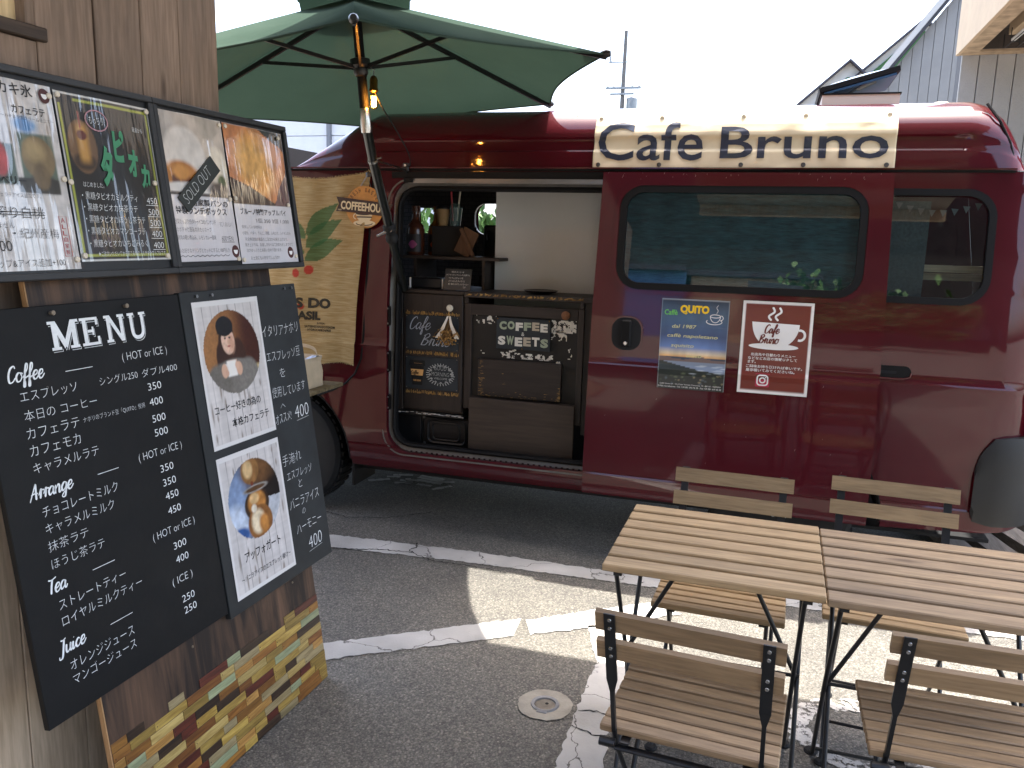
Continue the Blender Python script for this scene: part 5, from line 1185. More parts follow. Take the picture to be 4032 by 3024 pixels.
def leaf(cx,cy,L,w,rot,col):
    dx, dy = (p.U-cx)*.60, (p.V-cy)*.98; c,s = math.cos(rot),math.sin(rot); a = dx*c+dy*s; bq = -dx*s+dy*c; tt = np.clip(a/L,0,1); hw = w*np.sin(math.pi*tt**.8); m = ((np.abs(bq-.02*np.sin(tt*3.1))<hw)&(a>0)&(a<L)).astype(float)
    p.mix(m*.85, L3(col)/np.maximum(L3('b89f70'),.05))
for cx,cy,L,w,rt_ in ((.46,.70,.235,.044,.74),(.46,.635,.24,.050,.60),(.46,.565,.23,.048,.42),(.455,.68,.16,.040,2.25),(.455,.60,.14,.036,2.5)): leaf(cx,cy,L,w,rt_,'3f6b3c')
def mulc(col): return np.clip(L3(col)/np.maximum(L3('b89f70'),.05),0,1.6)
p.ell(.50,.515,.040,.025,mulc('b8402e'),.1); p.ell(.388,.49,.036,.023,mulc('b8402e'),.1); p.ell(.455,.317,.03,.018,mulc('b8402e'),.15)
sh_ = MB(); sh_.v = [sackpt(u,v) for u,v in zip(p.U.ravel(),p.V.ravel())]; n_ = p.nu+1
sh_.f = [(j*n_+i,j*n_+i+1,(j+1)*n_+i+1,(j+1)*n_+i) for j in range(p.nv) for i in range(p.nu)]; sh_.mi=[0]*len(sh_.f); sh_.c = np.concatenate([p.C.reshape(-1,3),np.ones((p.C.shape[0]*p.C.shape[1],1))],1)
sh_.build('cloth', m_jute, sk_, 60, recalc=False)
m_stamp = plain('stamp_ink','3a3428',.95,var=.4,vscale=70)
mb = MB(); F = lambda u,v:(u,sacky(u,v)-.0022,v)
put_text(mb,'CAFÉS DO',-2.570,1.130,w=.392,h=.066,off=.05,fn=F); put_text(mb,'BRASIL',-2.430,1.068,w=.192,h=.046,off=.055,fn=F)
for k,s_ in enumerate(('JUTEX','SATEEHSDISAHDOTEXOM','HYDROCARBONFREE')): put_text(mb,s_,[-2.26,-2.325,-2.31][k],1.045-.017*k,w=[.05,.17,.135][k],h=.0125,off=.03,fn=F)
mb.build('stamped_lettering', m_stamp, sk_)
mb = MB()
for k in range(170):
    u = k/169; x,y,z = sackpt(u,1.0); mb.tube([(x,y,z-.003),(x+random.gauss(0,.002),y-.002,z+random.uniform(.003,.010))],.0009,3,caps=False)
    x,y,z = sackpt(u,0.0); mb.tube([(x,y,z+.003),(x+random.gauss(0,.002),y-.002,z-random.uniform(.001,.007))],.0009,3,caps=False)
fr2 = mb.build('fringe', plain('jute_thread','c2ab7c',.95), sk_); fr2['kind']='stuff'
mb = MB(); mb.lathe((-1.992,3.865,1.815),[(.014,0),(.014,-.012),(.010,-.015)],16,(0,1,0)); mb.build('magnet', MAT['pin_dark'], sk_, 40)

ch = thing('coffeehouse_sign','round tin sign reading COFFEEHOUSE with a steaming cup beside the doorway','sign',(-1.997,3.83,1.55))
SY = 3.822; F = lambda o: (lambda u,v:(u,SY-o,v))
m_or = plain('tan_enamel','c28a45',.45,var=.12,vscale=25); m_cr = plain('cream_enamel','e2d3ae',.45); m_br = plain('brown_enamel','3c2b26',.45)
mb = MB(); mb.prism(E_(-1.997,1.652,.105,.105,0,351,40), lambda u,v,w:(u,SY+w,v), 0,.004); mb.build('disc', m_or, ch)
mb = MB(); mb.prism([(-2.152,1.703),(-2.125,1.700),(-1.87,1.672),(-1.838,1.668),(-1.852,1.640),(-1.842,1.606),(-1.875,1.608),(-2.125,1.630),(-2.155,1.630),(-2.138,1.668)], lambda u,v,w:(u,SY+w,v), -.006,-.001); mb.build('ribbon_band', m_br, ch)
mb = MB(); put_text(mb,'COFFEEHOUSE',-2.128,1.641,w=.262,h=.043,off=.035,rot=-.075,fn=F(.0075)); mb.build('lettering', m_cr, ch)
mb = MB()
for i,c_ in enumerate('FRESH BREWED'):
    a = R(158-12.4*i)
    if c_ == ' ': mb.build('lettering', m_br, ch); mb = MB()
    if c_ != ' ': put_text(mb,c_,-1.997+.075*math.cos(a)-.004*math.sin(a),1.652+.075*math.sin(a)*1.0,h=.020,w=.009,rot=a-math.pi/2,fn=F(.001))
mb.build('lettering', m_br, ch)
mb = MB(); put_text(mb,'1860',-2.143,1.634,h=.008,fn=F(.0075)); mb.build('lettering', m_cr, ch)
mb = MB(); fillpoly(mb, E_(-1.997,1.572,.062,.016,0,345,24),F(.003)); fillpoly(mb,[(-2.043,1.622),(-1.951,1.622)]+[(-1.997+.046*math.cos(R(a)),1.620-.044*math.sin(R(a))) for a in np.linspace(5,175,14)],F(.0035)); stroke(mb,E_(-2.043,1.606,.014,.013,90,270),.005,F(.0035),1,False,smooth=False); mb.build('cup_motif', m_cr, ch)
mb = MB(); fillpoly(mb, E_(-1.997,1.621,.046,.0085,0,345,24),F(.008)); stroke(mb,[(-2.04,1.603),(-1.954,1.603)],.006,F(.0045),smooth=False,taper=False); stroke(mb,E_(-1.997,1.572,.045,.010,170,370),.004,F(.0045),1,False,smooth=False); mb.build('coffee', m_br, ch)
mb = MB(); mb.tube([(-1.99,3.84,1.81),(-2.03,SY+.005,1.74)],.0012,4); mb.tube([(-1.99,3.84,1.81),(-1.96,SY+.005,1.74)],.0012,4); mb.build('hanging_wire', MAT['steel'], ch)

st = thing('folding_stool','low wooden folding stool by the front wheel half hidden behind the boards','stool',(-2.3,3.5,0))
m_stw = wood('stool_wood','5e5138','8a7a58','x',1,.7)
for k in range(6):
    mb = MB(); mb.cham(-2.52,-2.055,3.34+k*.06,3.394+k*.06,.752,.770,.003); mb.build('slat', m_stw, st)
for xx in (-2.49,-2.33):
    for s in (-1,1):
        mb = MB(); mb.bar((xx+s*.008,3.50-s*.14,.752),(xx+s*.008,3.50+s*.16,.0),.014,.024,(1,0,0)); mb.build('leg', m_stw, st)
mb = MB(); mb.tube([(-2.51,3.50,.37),(-2.31,3.50,.37)],.006,8); mb.build('pivot_rod', MAT['black_paint'], st)
tb = thing('tote_bag','beige canvas tote bag on the stool below the jute sack','bag',(-2.2,3.5,.77))
m_tote = plain('tote_canvas','c9b596',.9,var=.12,vscale=10,bump=.3,bscale=400)
mb = MB(); P0 = rrect(-2.33,-2.105,3.42,3.60,.04,5); n_ = len(P0); vs = []
for i,(h,s) in enumerate(((0,1),(.02,1.03),(.07,1.0),(.12,.97),(.148,.98))): vs += [(-2.2175+(a+2.2175)*s+.004*math.sin(i*3+k),3.51+(b_-3.51)*s,.7715+h) for k,(a,b_) in enumerate(P0)]
mb.add(vs,[(L*n_+i,L*n_+(i+1)%n_,(L+1)*n_+(i+1)%n_,(L+1)*n_+i) for L in range(4) for i in range(n_)]+[tuple(range(n_))]); mb.build('bag_body', m_tote, tb, 60, thick=.002)
for yy in (3.425,3.595):
    mb = MB(); pts = catmull([(-2.29,yy,.90),(-2.28,yy-.01,.95),(-2.22,yy-.015,.965),(-2.15,yy-.01,.945),(-2.14,yy,.88)],5); vs=[]
    for q in pts: vs += [(q[0],q[1]-.003,q[2]+.008),(q[0],q[1]-.003,q[2]-.008)]
    mb.add(vs,[(2*i,2*i+2,2*i+3,2*i+1) for i in range(len(pts)-1)]); mb.build('handle', m_tote, tb, thick=.003)
mb = MB(); mb.grid(8,8,lambda u,v:(-2.31+.19*u,3.44+.14*v,.895+.03*math.sin(u*5)*math.sin(v*6))); mb.build('folded_cloth', plain('blue_white_cloth','b9c3d6',.9,var=.4,vscale=60), tb, 60)

# ================================================================== TABLES AND CHAIRS
m_tabw = wood('acacia_table','997f5b','c0a47c','x',.9,.5,dark='7a6040',objvar=.12,knots=False)
m_tabw2 = wood('acacia_table_grey','826e58','b39976','x',.9,.55,dark='5d4d3e',objvar=.16,knots=True)
m_chw = wood('acacia_chair','8f7857','b49870','x',1.1,.5,dark='735d42',objvar=.12)
m_chw2 = wood('acacia_chair_dark','806a50','a68b69','x',1.1,.5,dark='5f4d39',objvar=.14,knots=True)
def table(mat, label):
    T = thing('folding_table', label, 'table', (0,0,0), 'slatted folding tables')
    pitch = .54/7
    for k in range(7):
        mb = MB(); mb.cham(-.275,.275,-.27+k*pitch+.0085,-.27+(k+1)*pitch-.0085,.680,.70,.003); mb.build('slat', mat, T)
    for x in (-.235,.235):
        mb = MB(); mb.bar((x,-.25,.675),(x,.25,.675),.022,.014); mb.build('top_rail', MAT['black_paint'], T)
        for s in (-1,1):
            mb = MB(); mb.tube([(x+s*.006,s*.235,.67),(x+s*.006,s*.02,.36),(x+s*.006,-s*.16,.03),(x+s*.006,-s*.20,.008)],.0065,8); mb.build('leg', MAT['black_paint'], T, 50)
            mb = MB(); mb.lathe((x+s*.006,-s*.205,.0),[(.020,0),(.022,.006),(.018,.012)],14); mb.build('foot', MAT['rubber'], T, 40)
        sx = 1 if x < 0 else -1
        mb = MB(); mb.tube([(x,0.0,.345),(x+sx*.165,0.0,.668)],.0065,8); mb.build('brace', MAT['black_paint'], T, 50)
    for yy in (-.16,.16):
        mb = MB(); mb.tube([(-.235,yy,.045),(.235,yy,.045)],.0055,8); mb.build('stretcher', MAT['black_paint'], T)
    mb = MB(); mb.tube([(-.245,0,.345),(.245,0,.345)],.0055,8); mb.build('pivot_bar', MAT['black_paint'], T)
    return T
ta = table(m_tabw,'pale wooden slatted folding table at left of the pair'); ta.location=(-.090,2.268,0); ta.rotation_euler.z=R(-.6)
tb2 = table(m_tabw2,'greyer weathered slatted folding table at right of the pair'); tb2.location=(.463,2.258,-.003); tb2.rotation_euler.z=R(-.5)
def chair(mat, label, group='slatted folding chairs'):
    T = thing('folding_chair', label, 'chair', (0,0,0), group)
    pitch = .315/7
    for k in range(7):
        dz = .004*math.sin(math.pi*k/6)
        mb = MB(); mb.cham(-.195,.195,-.157+k*pitch+.0048,-.157+(k+1)*pitch-.0048,.432-dz,.450-dz,.003); mb.build('seat_slat', mat, T)
    d = V(0,-.105,.33).normalized()
    def bp_(x,h): return V(x,-.160,.46)+d*h
    for h in (.298,.220):
        mb = MB(); c = bp_(0,h)+V(0,.009,.003); mb.box(c,(.384,.014,.047),Matrix.Rotation(math.atan2(.105,.33),3,'X')); bm = bmesh.new()
        mb.build('back_slat', mat, T)
    for sx in (-1,1):
        x = sx*.160; rot = Matrix.Rotation(math.atan2(.105,.33),3,'X')
        mb = MB(); w0,w1,th = .012,.0045,.0022
        hs = [(.325,w0),(.180,w0),(.140,w0),(.105,w1),(-.02,w1)]; vs=[]
        for h,w in hs:
            for a,b_ in ((-w,-th),(w,-th),(w,th),(-w,th)):
                tw = th if h>.12 else .006
                vs.append(bp_(x,h)+V(a,(b_/th)*tw,0))
        mb.add(vs,[(4*i+j,4*i+(j+1)%4,4*i+4+(j+1)%4,4*i+4+j) for i in range(len(hs)-1) for j in range(4)]+[(0,1,2,3),(16,17,18,19)]); up_ = mb.build('back_upright', MAT['black_paint'], T)
        for h in (.309,.287,.231,.209):
            mb = MB(); mb.lathe(bp_(x,h)+V(0,-.0022,0),[(.0048,0),(.004,-.0018)],10,(0,1,.3)); mb.build('rivet', MAT['chrome'], up_)
        mb = MB(); mb.tube([bp_(x,-.015),V(x,-.135,.40),V(x,.05,.18),V(x,.185,.03),V(x,.205,.008)],.0065,8); mb.build('front_leg', MAT['black_paint'], T, 50)
        mb = MB(); mb.tube([V(x-sx*.016,.135,.428),V(x-sx*.016,-.03,.20),V(x-sx*.016,-.17,.03),V(x-sx*.016,-.195,.008)],.0065,8); mb.build('rear_leg', MAT['black_paint'], T, 50)
        mb = MB(); mb.bar((x-sx*.028,-.175,.428),(x-sx*.028,.150,.428),.020,.005); mb.build('seat_rail', MAT['black_paint'], T)
        for yy,xx in ((.21,x),(-.20,x-sx*.016)):
            mb = MB(); mb.lathe((xx,yy,0),[(.018,0),(.020,.006),(.015,.012)],12); mb.build('foot', MAT['rubber'], T, 40)
        mb = MB(); mb.lathe((x+sx*.0,-.165,.418),[(.011,-.006),(.011,.03)],10,(sx,0,0)); mb.build('hinge_knob', MAT['black_paint'], T)
    for y,z in ((-.168,.410),(-.150,.400),(-.132,.392)):
        mb = MB(); mb.tube([(-.155,y,z),(.155,y,z)],.005,7); mb.build('cross_rod', MAT['black_paint'], T)
    for y,z,xx in ((.13,.095,.16),(-.12,.10,.144)):
        mb = MB(); mb.tube([(-xx,y,z),(xx,y,z)],.005,7); mb.build('stretcher', MAT['black_paint'], T)
    return T
def place(T,x,y,deg): T.location=(x,y,0); T.rotation_euler.z=R(deg)
place(chair(m_chw2,'near folding chair with its back to the camera, at the pale table'),-.092,1.83,-4.0)
place(chair(m_chw2,'near folding chair cut by the right edge of the picture, back to the camera'),.475,1.955,0.5)
place(chair(m_chw,'far folding chair facing the camera behind the pale table'),-.080,2.520,178.5)
place(chair(m_chw,'far folding chair facing the camera behind the greyer table, near the rear wheel'),.420,2.615,177)

# ================================================================== TIMBER under and behind the van tail
for k,(x0,y0,x1,y1,w,lab) in enumerate(((.86,4.98,1.02,4.25,.10,'grey timber plank on the ground nearest the rear wheel'),(1.02,5.05,1.20,4.25,.13,'grey timber plank under the van tail, second from the wheel'),(1.19,5.05,1.42,4.3,.12,'grey timber plank under the van tail, third from the wheel'),(1.38,5.2,1.62,4.4,.14,'outermost grey timber plank behind the van bumper'))):
    mb = MB(); mb.bar((x0,y0,.05),(x1,y1,.05),w,.05); tag(mb.build('timber_plank', wood('grey_timber%d'%k,'5a534b','857b6f','y',1,.8)),lab,'plank','timber under the van tail')
# ================================================================== LEANING MENU PANEL AND BOARDS (local axes: s along, t up the slope, n out)
_sd = V(math.cos(R(89)), math.sin(R(89)), 0); _nh = V(-math.sin(R(89)), math.cos(R(89)), 0)
_su = math.cos(R(8))*V(0,0,1) + math.sin(R(8))*_nh; _sn = _sd.cross(_su)
if _sn.x < 0: _sn = -_sn
SM = Matrix((( _sd.x,_su.x,_sn.x,-1.374),(_sd.y,_su.y,_sn.y,2.338),(_sd.z,_su.z,_sn.z,0.0),(0,0,0,1)))
def sframe(s, t, n=0): return SM @ Matrix.Translation((s, t, n))
def sthing(name, label, cat, s, t, n, group=None): return thing(name, label, cat, group=group, mat=sframe(s, t, n))
class LB(MB):
    """mesh builder in sign coordinates; build() shifts to the thing's own frame"""
    def build(s, name, mat, parent=None, smooth=None, local=False, **k):
        s.v = [SM @ Vector(p) for p in s.v]; return MB.build(s, name, mat, parent, smooth, False, **k)
def SF(n): return lambda u, v: (u, v, n)
def lamin(p, x0, x1, y0, y1, n, name, mat, par, curl=0.0):
    mb = LB(); mb.v = [(x0+(x1-x0)*u, y0+(y1-y0)*v, n + curl*math.sin(u*9+v*3)*.5) for u, v in zip(p.U.ravel(), p.V.ravel())]; k = p.nu+1
    mb.f = [(j*k+i, j*k+i+1, (j+1)*k+i+1, (j+1)*k+i) for j in range(p.nv) for i in range(p.nu)]; mb.mi = [0]*len(mb.f)
    mb.c = np.concatenate([p.C.reshape(-1,3), np.ones((p.C.shape[0]*p.C.shape[1],1))], 1); return mb.build(name, mat, par, recalc=False)

pan = sthing('menu_stand','tall dark stained plywood panel with patchwork wood blocks along its foot leaning on the hut','panel',-.45,0,0)
m_ply = wood('burnt_ply','241912','6b4f3a','y',.5,.6,dark='150f0b',objvar=0,contrast=(.45,.68))
mb = LB(); mb.cham(-.914,0,.004,1.80,-.014,0,.001); mb.build('plywood', m_ply, pan)
mb = LB(); mb.bb(-.9175,-.9142,.004,1.80,-.014,0); mb.build('raw_edge', wood('raw_edge','a0794f','c49a6c','y'), pan)
cols = [('9c7c36','c2a455'),('7a4d20','98682f'),('8f9670','abb288'),('4a2016','6a3020'),('8a7034','ad8f48'),('2a1d13','423020'),('9a6e34','c09350'),('857550','a3926a'),('6a3f1c','8a5a2a'),('a58a4c','c4aa68'),('7d5426','a0712f')]
blk = [wood('block_%d'%i, a, b, 'x', 2.2, .45, dark=a, objvar=.2, bump=.05, contrast=(.40,.60)) for i,(a,b) in enumerate(cols)]
rowh = .0252; rs = random.Random(11); tm = .004; r_i = 0
while tm < .300:
    h = rowh; s_ = -.914 - rs.uniform(0,.06); prev = -1
    top = .312
    while s_ < 0:
        w = rs.choice([.06,.085,.10,.12,.14]); s0, s1 = max(s_, -.914), min(s_+w, 0)
        s_ += w
        if s1-s0 < .008: continue
        if tm > .265 and rs.random() < .35: continue
        k = rs.randrange(len(blk))
        while k == prev: k = rs.randrange(len(blk))
        prev = k; n1 = rs.uniform(.0012,.0026); dt = rs.choice([0,0,0,.004])
        mb = LB(); mb.cham(s0+.0006,s1-.0006,tm+.0006,tm+h-.0006+ (dt if tm<.26 else 0)*0,.0002,n1,.0005); mb.build('wood_block', blk[k], pan)
        if rs.random() < .5:
            mb = LB(); mb.lathe((s0+.007,tm+h*rs.uniform(.3,.7),n1),[(.0018,0),(.0012,.0004)],6); mb.build('nail_mark', MAT['ink'], pan)
    tm += h; r_i += 1
for s_, t_p in ((-.60,.405),(-.12,.395)):
    mb = LB(); mb.lathe((s_,t_p,0),[(.004,0),(.003,.002)],8); mb.build('nail', MAT['nail'], pan)

# ---- menu board
men = sthing('menu_board','large blackboard headed MENU with white price list on the leaning panel','menu board',-.77,.444,.012)
mb = LB(); mb.cham(-1.080,-.4695,.444,1.363,.010,.026,.0015); mb.build('board', MAT['board'], men)
for s_ in (-.885,-.665):
    mb = LB(); mb.lathe((s_,1.345,.026),[(.0045,0),(.0045,.008),(.006,.009),(.005,.011)],10); mb.build('nail', MAT['nail'], men)
NF = .0268
# slab serif MENU with offset outline
def slab(mb, ch, x, y, w, h, n, st=None):
    a = w*.17; q = h*.10
    S = []
    if ch == 'M': S = [[(0,0),(.34*w,0),(.34*w,q),(0,q)],[(.66*w,0),(w,0),(w,q),(.66*w,q)],[(-.04*w,h-q),(.22*w,h-q),(.22*w,h),(-.04*w,h)],[(.80*w,h-q),(1.04*w,h-q),(1.04*w,h),(.80*w,h)],[(.08*w,q),(.08*w+a,q),(.08*w+a,h-q),(.08*w,h-q)],[(.77*w,q),(.77*w+a,q),(.77*w+a,h-q),(.77*w,h-q)],[(.06*w,h),(.24*w,h),(.56*w,.18*h),(.45*w,.02*h)],[(.94*w,h),(.77*w,h),(.44*w,.18*h),(.54*w,.02*h)]]
    if ch == 'E': S = [[(0,0),(.9*w,0),(.9*w,q),(0,q)],[(0,h-q),(.88*w,h-q),(.88*w,h),(0,h)],[(.12*w,q),(.12*w+a*1.1,q),(.12*w+a*1.1,h-q),(.12*w,h-q)],[(.32*w,.46*h),(.62*w,.46*h),(.62*w,.56*h),(.32*w,.56*h)],[(.78*w,q),(.9*w,q),(.9*w,.3*h),(.78*w,.3*h)],[(.76*w,.72*h),(.88*w,.72*h),(.88*w,h-q),(.76*w,h-q)],[(.55*w,.36*h),(.64*w,.36*h),(.64*w,.66*h),(.55*w,.66*h)]]
    if ch == 'N': S = [[(0,0),(.34*w,0),(.34*w,q),(0,q)],[(-.02*w,h-q),(.24*w,h-q),(.24*w,h),(-.02*w,h)],[(.66*w,h-q),(1.0*w,h-q),(1.0*w,h),(.66*w,h)],[(.09*w,q),(.09*w+a,q),(.09*w+a,h-q),(.09*w,h-q)],[(.75*w,0),(.75*w+a,0),(.75*w+a,h-q),(.75*w,h-q)],[(.08*w,h),(.28*w,h),(.92*w,0),(.74*w,0)]]
    if ch == 'U': S = [[(0,h-q),(.36*w,h-q),(.36*w,h),(0,h)],[(.64*w,h-q),(w,h-q),(w,h),(.64*w,h)]]; 
    for P in S: mb.add([(x+u,y+v,n+.00005*i) for i,(u,v) in enumerate(P)], [tuple(range(len(P)))])
    if ch == 'U':
        stroke(mb, [(x+.19*w,y+h*.95),(x+.19*w,y+.35*h),(x+.27*w,y+.12*h),(x+.48*w,y+.05*h),(x+.70*w,y+.12*h),(x+.80*w,y+.35*h),(x+.80*w,y+h*.95)], a*.95, SF(n), 6, False)
sp = ((-.898,.078,'M'),(-.812,.060,'E'),(-.738,.062,'N'),(-.664,.060,'U'))
for i,(x,w,c_) in enumerate(sp):
    mb = LB(); slab(mb,c_,x+.0035,1.2585-.0035,w,.066,NF); mb.build('title_shadow', MAT['chalk_dim'], men)
for i,(x,w,c_) in enumerate(sp):
    mb = LB(); 
    slab(mb,c_,x+.0016,1.2585-.0016,w*1.0,.066,NF+.0005); mb.build('title_gap', MAT['board'], men)
for i,(x,w,c_) in enumerate(sp):
    mb = LB(); slab(mb,c_,x,1.2600,w,.066,NF+.001); mb.build('title_letter', MAT['chalk'], men)
for w_, t0 in (('Coffee',1.205),('Arrange',.945),('Tea',.731),('Juice',.589)):
    mb = LB(); script(mb,w_,-1.023,t0,.0200,.0050,SF(NF),slant=.18,sx=1.15); mb.build('heading', MAT['chalk'], men)
for x0,x1,t0 in ((-.873,-.795,1.209),(-.835,-.77,.955),(-.897,-.83,.741),(-.875,-.805,.596)):
    mb = LB(); mb.add([(x0,t0,NF),(x1,t0,NF),(x1,t0+.0014,NF),(x0,t0+.0014,NF)],[(0,1,2,3)]); mb.build('rule_line', MAT['chalk'], men)
rows = [('エスプレッソ',-1.0,1.160,.150,.024),('シングル250',-.782,1.161,.122,.020),('ダブル400',-.645,1.160,.128,.021),('本日の コーヒー',-.998,1.117,.198,.024),('350',-.632,1.123,.047,.019),('カフェラテ',-1.0,1.078,.140,.024),('ナポリのブランド豆「QUITO」使用',-.848,1.083,.195,.014),('400',-.635,1.083,.047,.019),
 ('カフェモカ',-1.0,1.040,.135,.024),('500',-.635,1.039,.047,.019),('キャラメルラテ',-1.0,1.0,.180,.024),('500',-.635,1.002,.047,.019),
 ('チョコレートミルク',-.998,.901,.215,.024),('350',-.636,.906,.047,.019),('キャラメルミルク',-.998,.862,.195,.024),('350',-.635,.868,.047,.019),('抹茶ラテ',-1.0,.822,.110,.024),('450',-.634,.831,.047,.019),('ほうじ茶ラテ',-1.0,.782,.150,.024),('450',-.634,.791,.047,.019),
 ('ストレートティー',-1.0,.686,.195,.024),('300',-.635,.695,.047,.019),('ロイヤルミルクティー',-1.0,.648,.240,.024),('400',-.635,.657,.047,.019),
 ('オレンジジュース',-1.0,.544,.190,.024),('250',-.636,.548,.047,.019),('マンゴージュース',-1.0,.510,.190,.024),('250',-.635,.516,.047,.019),
 ('( HOT or ICE )',-.70,1.204,.155,.026),('( HOT or ICE )',-.702,.946,.155,.026),('( HOT or ICE )',-.70,.735,.155,.026),('( ICE )',-.66,.598,.075,.026)]
for s_,x,t0,w,h in rows:
    mb = LB(); put_text(mb,s_,x,t0,w=w,h=h,off=(-.018 if len(s_)>3 else -.008),fn=SF(NF)); mb.build('menu_line', MAT['chalk'], men)
mb = LB(); rs_ = np.random.RandomState(8)
# ---- second blackboard with two posters
b2 = sthing('side_blackboard','blackboard with chalk notes and two laminated posters right of the menu','blackboard',-.19,.422,.012)
mb = LB(); mb.cham(-.4675,.088,.424,1.366,.010,.030,.0015); mb.build('board', plain('blackboard2','202425',.6,var=.4,vscale=7,rvar=.1), b2)
for s_, in ((-.405,),(.02,),(.06,),(-.34,)):
    mb = LB(); mb.lathe((s_,1.352,.030),[(.003,0),(.003,.006),(.005,.007)],8); mb.build('nail', MAT['steel'], b2)
N2 = .0308
ck = [('イタリアナポリ',-.128,1.205,.195,.036),('エスプレッソ豆',-.124,1.125,.185,.033),('を',-.068,1.068,.030,.028),('使用しています',-.122,1.008,.185,.034),('オススメ!',-.124,.925,.085,.030),('400',-.016,.925,.080,.040),
 ('手淹れ',-.122,.785,.105,.036),('エスプレッソ',-.110,.733,.142,.030),('と',-.052,.697,.020,.026),('バニラアイス',-.116,.638,.170,.034),('の',-.054,.606,.018,.018),('ハーモニー',-.098,.552,.146,.028),('400',-.044,.484,.080,.040)]
for s_,x,t0,w,h in ck:
    mb = LB(); put_text(mb,s_,x,t0,w=w,h=h,off=-.020,shear=.08,fn=SF(N2),wob=.0012); mb.build('chalk_writing', MAT['chalk'], b2)
for x0,x1,t0,dz in ((-.010,.064,.915,.004),(-.046,.036,.474,.004),(-.088,-.075,.972,.012),(-.075,-.062,.984,-.012)):
    mb = LB(); stroke(mb,[(x0,t0),((x0+x1)/2,t0+dz/2),(x1,t0+dz)],.0026,SF(N2)); mb.build('chalk_stroke', MAT['chalk_dim'], b2)

def photo_woman(p, cx, cy, rx, ry, asp):
    U, Vv = (p.U-cx)/rx, (p.V-cy)/ry; inside = ((U**2+Vv**2) < 1).astype(float); q = Pic(p.nu,p.nv,'5b321d'); q.U, q.V = (U+1)/2, (Vv+1)/2
    q.ell(.15,.65,.45,.6,'9a6a3e',1.0); q.ell(.95,.5,.3,.9,'431f14',.8); q.ell(.93,.25,.06,.05,'c9b27a',.8)
    q.ell(.42,.52,.16,.34,'3a2319',.12); q.ell(.61,.36,.13,.30,'3d241a',.15); q.ell(.30,.42,.10,.22,'38221a',.15)         # hair
    q.ell(.48,.06,.48,.36,'77726a',.08); q.ell(.20,.12,.22,.26,'6d6860',.2); q.ell(.75,.12,.20,.28,'7d7870',.2)
    q.poly([(.38,.40),(.55,.40),(.56,.30),(.40,.30)],'c49a80')                          # neck
    q.ell(.44,.64,.115,.165,'d9b49c',.08); q.ell(.50,.60,.05,.10,'c99a80',.9)            # face
    q.ell(.41,.815,.15,.12,'1b1a1c',.06); q.rect(.27,.55,.73,.80,'1b1a1c',.02)            # beanie
    for ex in (.395,.475): q.ell(ex,.675,.02,.012,'3b2a24',.4)
    q.ell(.445,.575,.028,.012,'a85a52',.4); q.ell(.44,.62,.012,.03,'cba287',.8)
    q.noise(40,.35,3)
    q.rect(.36,.53,.21,.40,'ebe6dd',.02); q.ell(.34,.31,.045,.06,'e2dcd2',.2)             # mug
    for hx in (.31,.575): q.ell(hx,.29,.055,.085,'d3a98e',.2)
    q.ell(.54,.33,.035,.05,'d9b197',.4); q.ell(.35,.26,.03,.04,'cda188',.4)
    p.C = p.C*(1-inside[...,None]) + q.C*inside[...,None]
def photo_affogato(p, cx, cy, rx, ry):
    U, Vv = (p.U-cx)/rx, (p.V-cy)/ry; inside = ((U**2+Vv**2) < 1).astype(float); q = Pic(p.nu,p.nv,'191716'); q.U, q.V = (U+1)/2, (Vv+1)/2
    q.ell(.05,.45,.40,.55,'8296b5',.7); q.ell(.10,.25,.22,.25,'c3cedd',.5); q.ell(.12,.12,.2,.10,'2f568f',.4)
    q.poly([(.30,.0),(1,.0),(1,.42),(.72,.45),(.4,.1)],'b9bcc0'); q.ell(.62,.85,.28,.2,'6b4a2c',.9)
    q.ell(.47,.86,.17,.17,'8a6238',.1); q.ell(.43,.88,.09,.11,'c8a878',.4); q.rect(.455,.50,.52,.72,'6d2c16',.02)
    q.ell(.52,.42,.24,.20,'3a2a1e',.08); q.ell(.52,.44,.17,.15,'b57a3c',.3); q.ell(.48,.50,.09,.07,'d8b27c',.4)
    q.ell(.54,.18,.24,.22,'8a5a2e',.08); q.ell(.50,.20,.13,.15,'e6d3b0',.4); q.ell(.60,.15,.09,.12,'b57a3c',.5); q.ell(.45,.38,.05,.05,'efe3cc',.5); q.ell(.53,.62,.24,.045,'9c9a94',.3); q.ell(.53,.62,.20,.03,'5c4028',.3)
    q.noise(14,.5,6)
    p.C = p.C*(1-inside[...,None]) + q.C*inside[...,None]
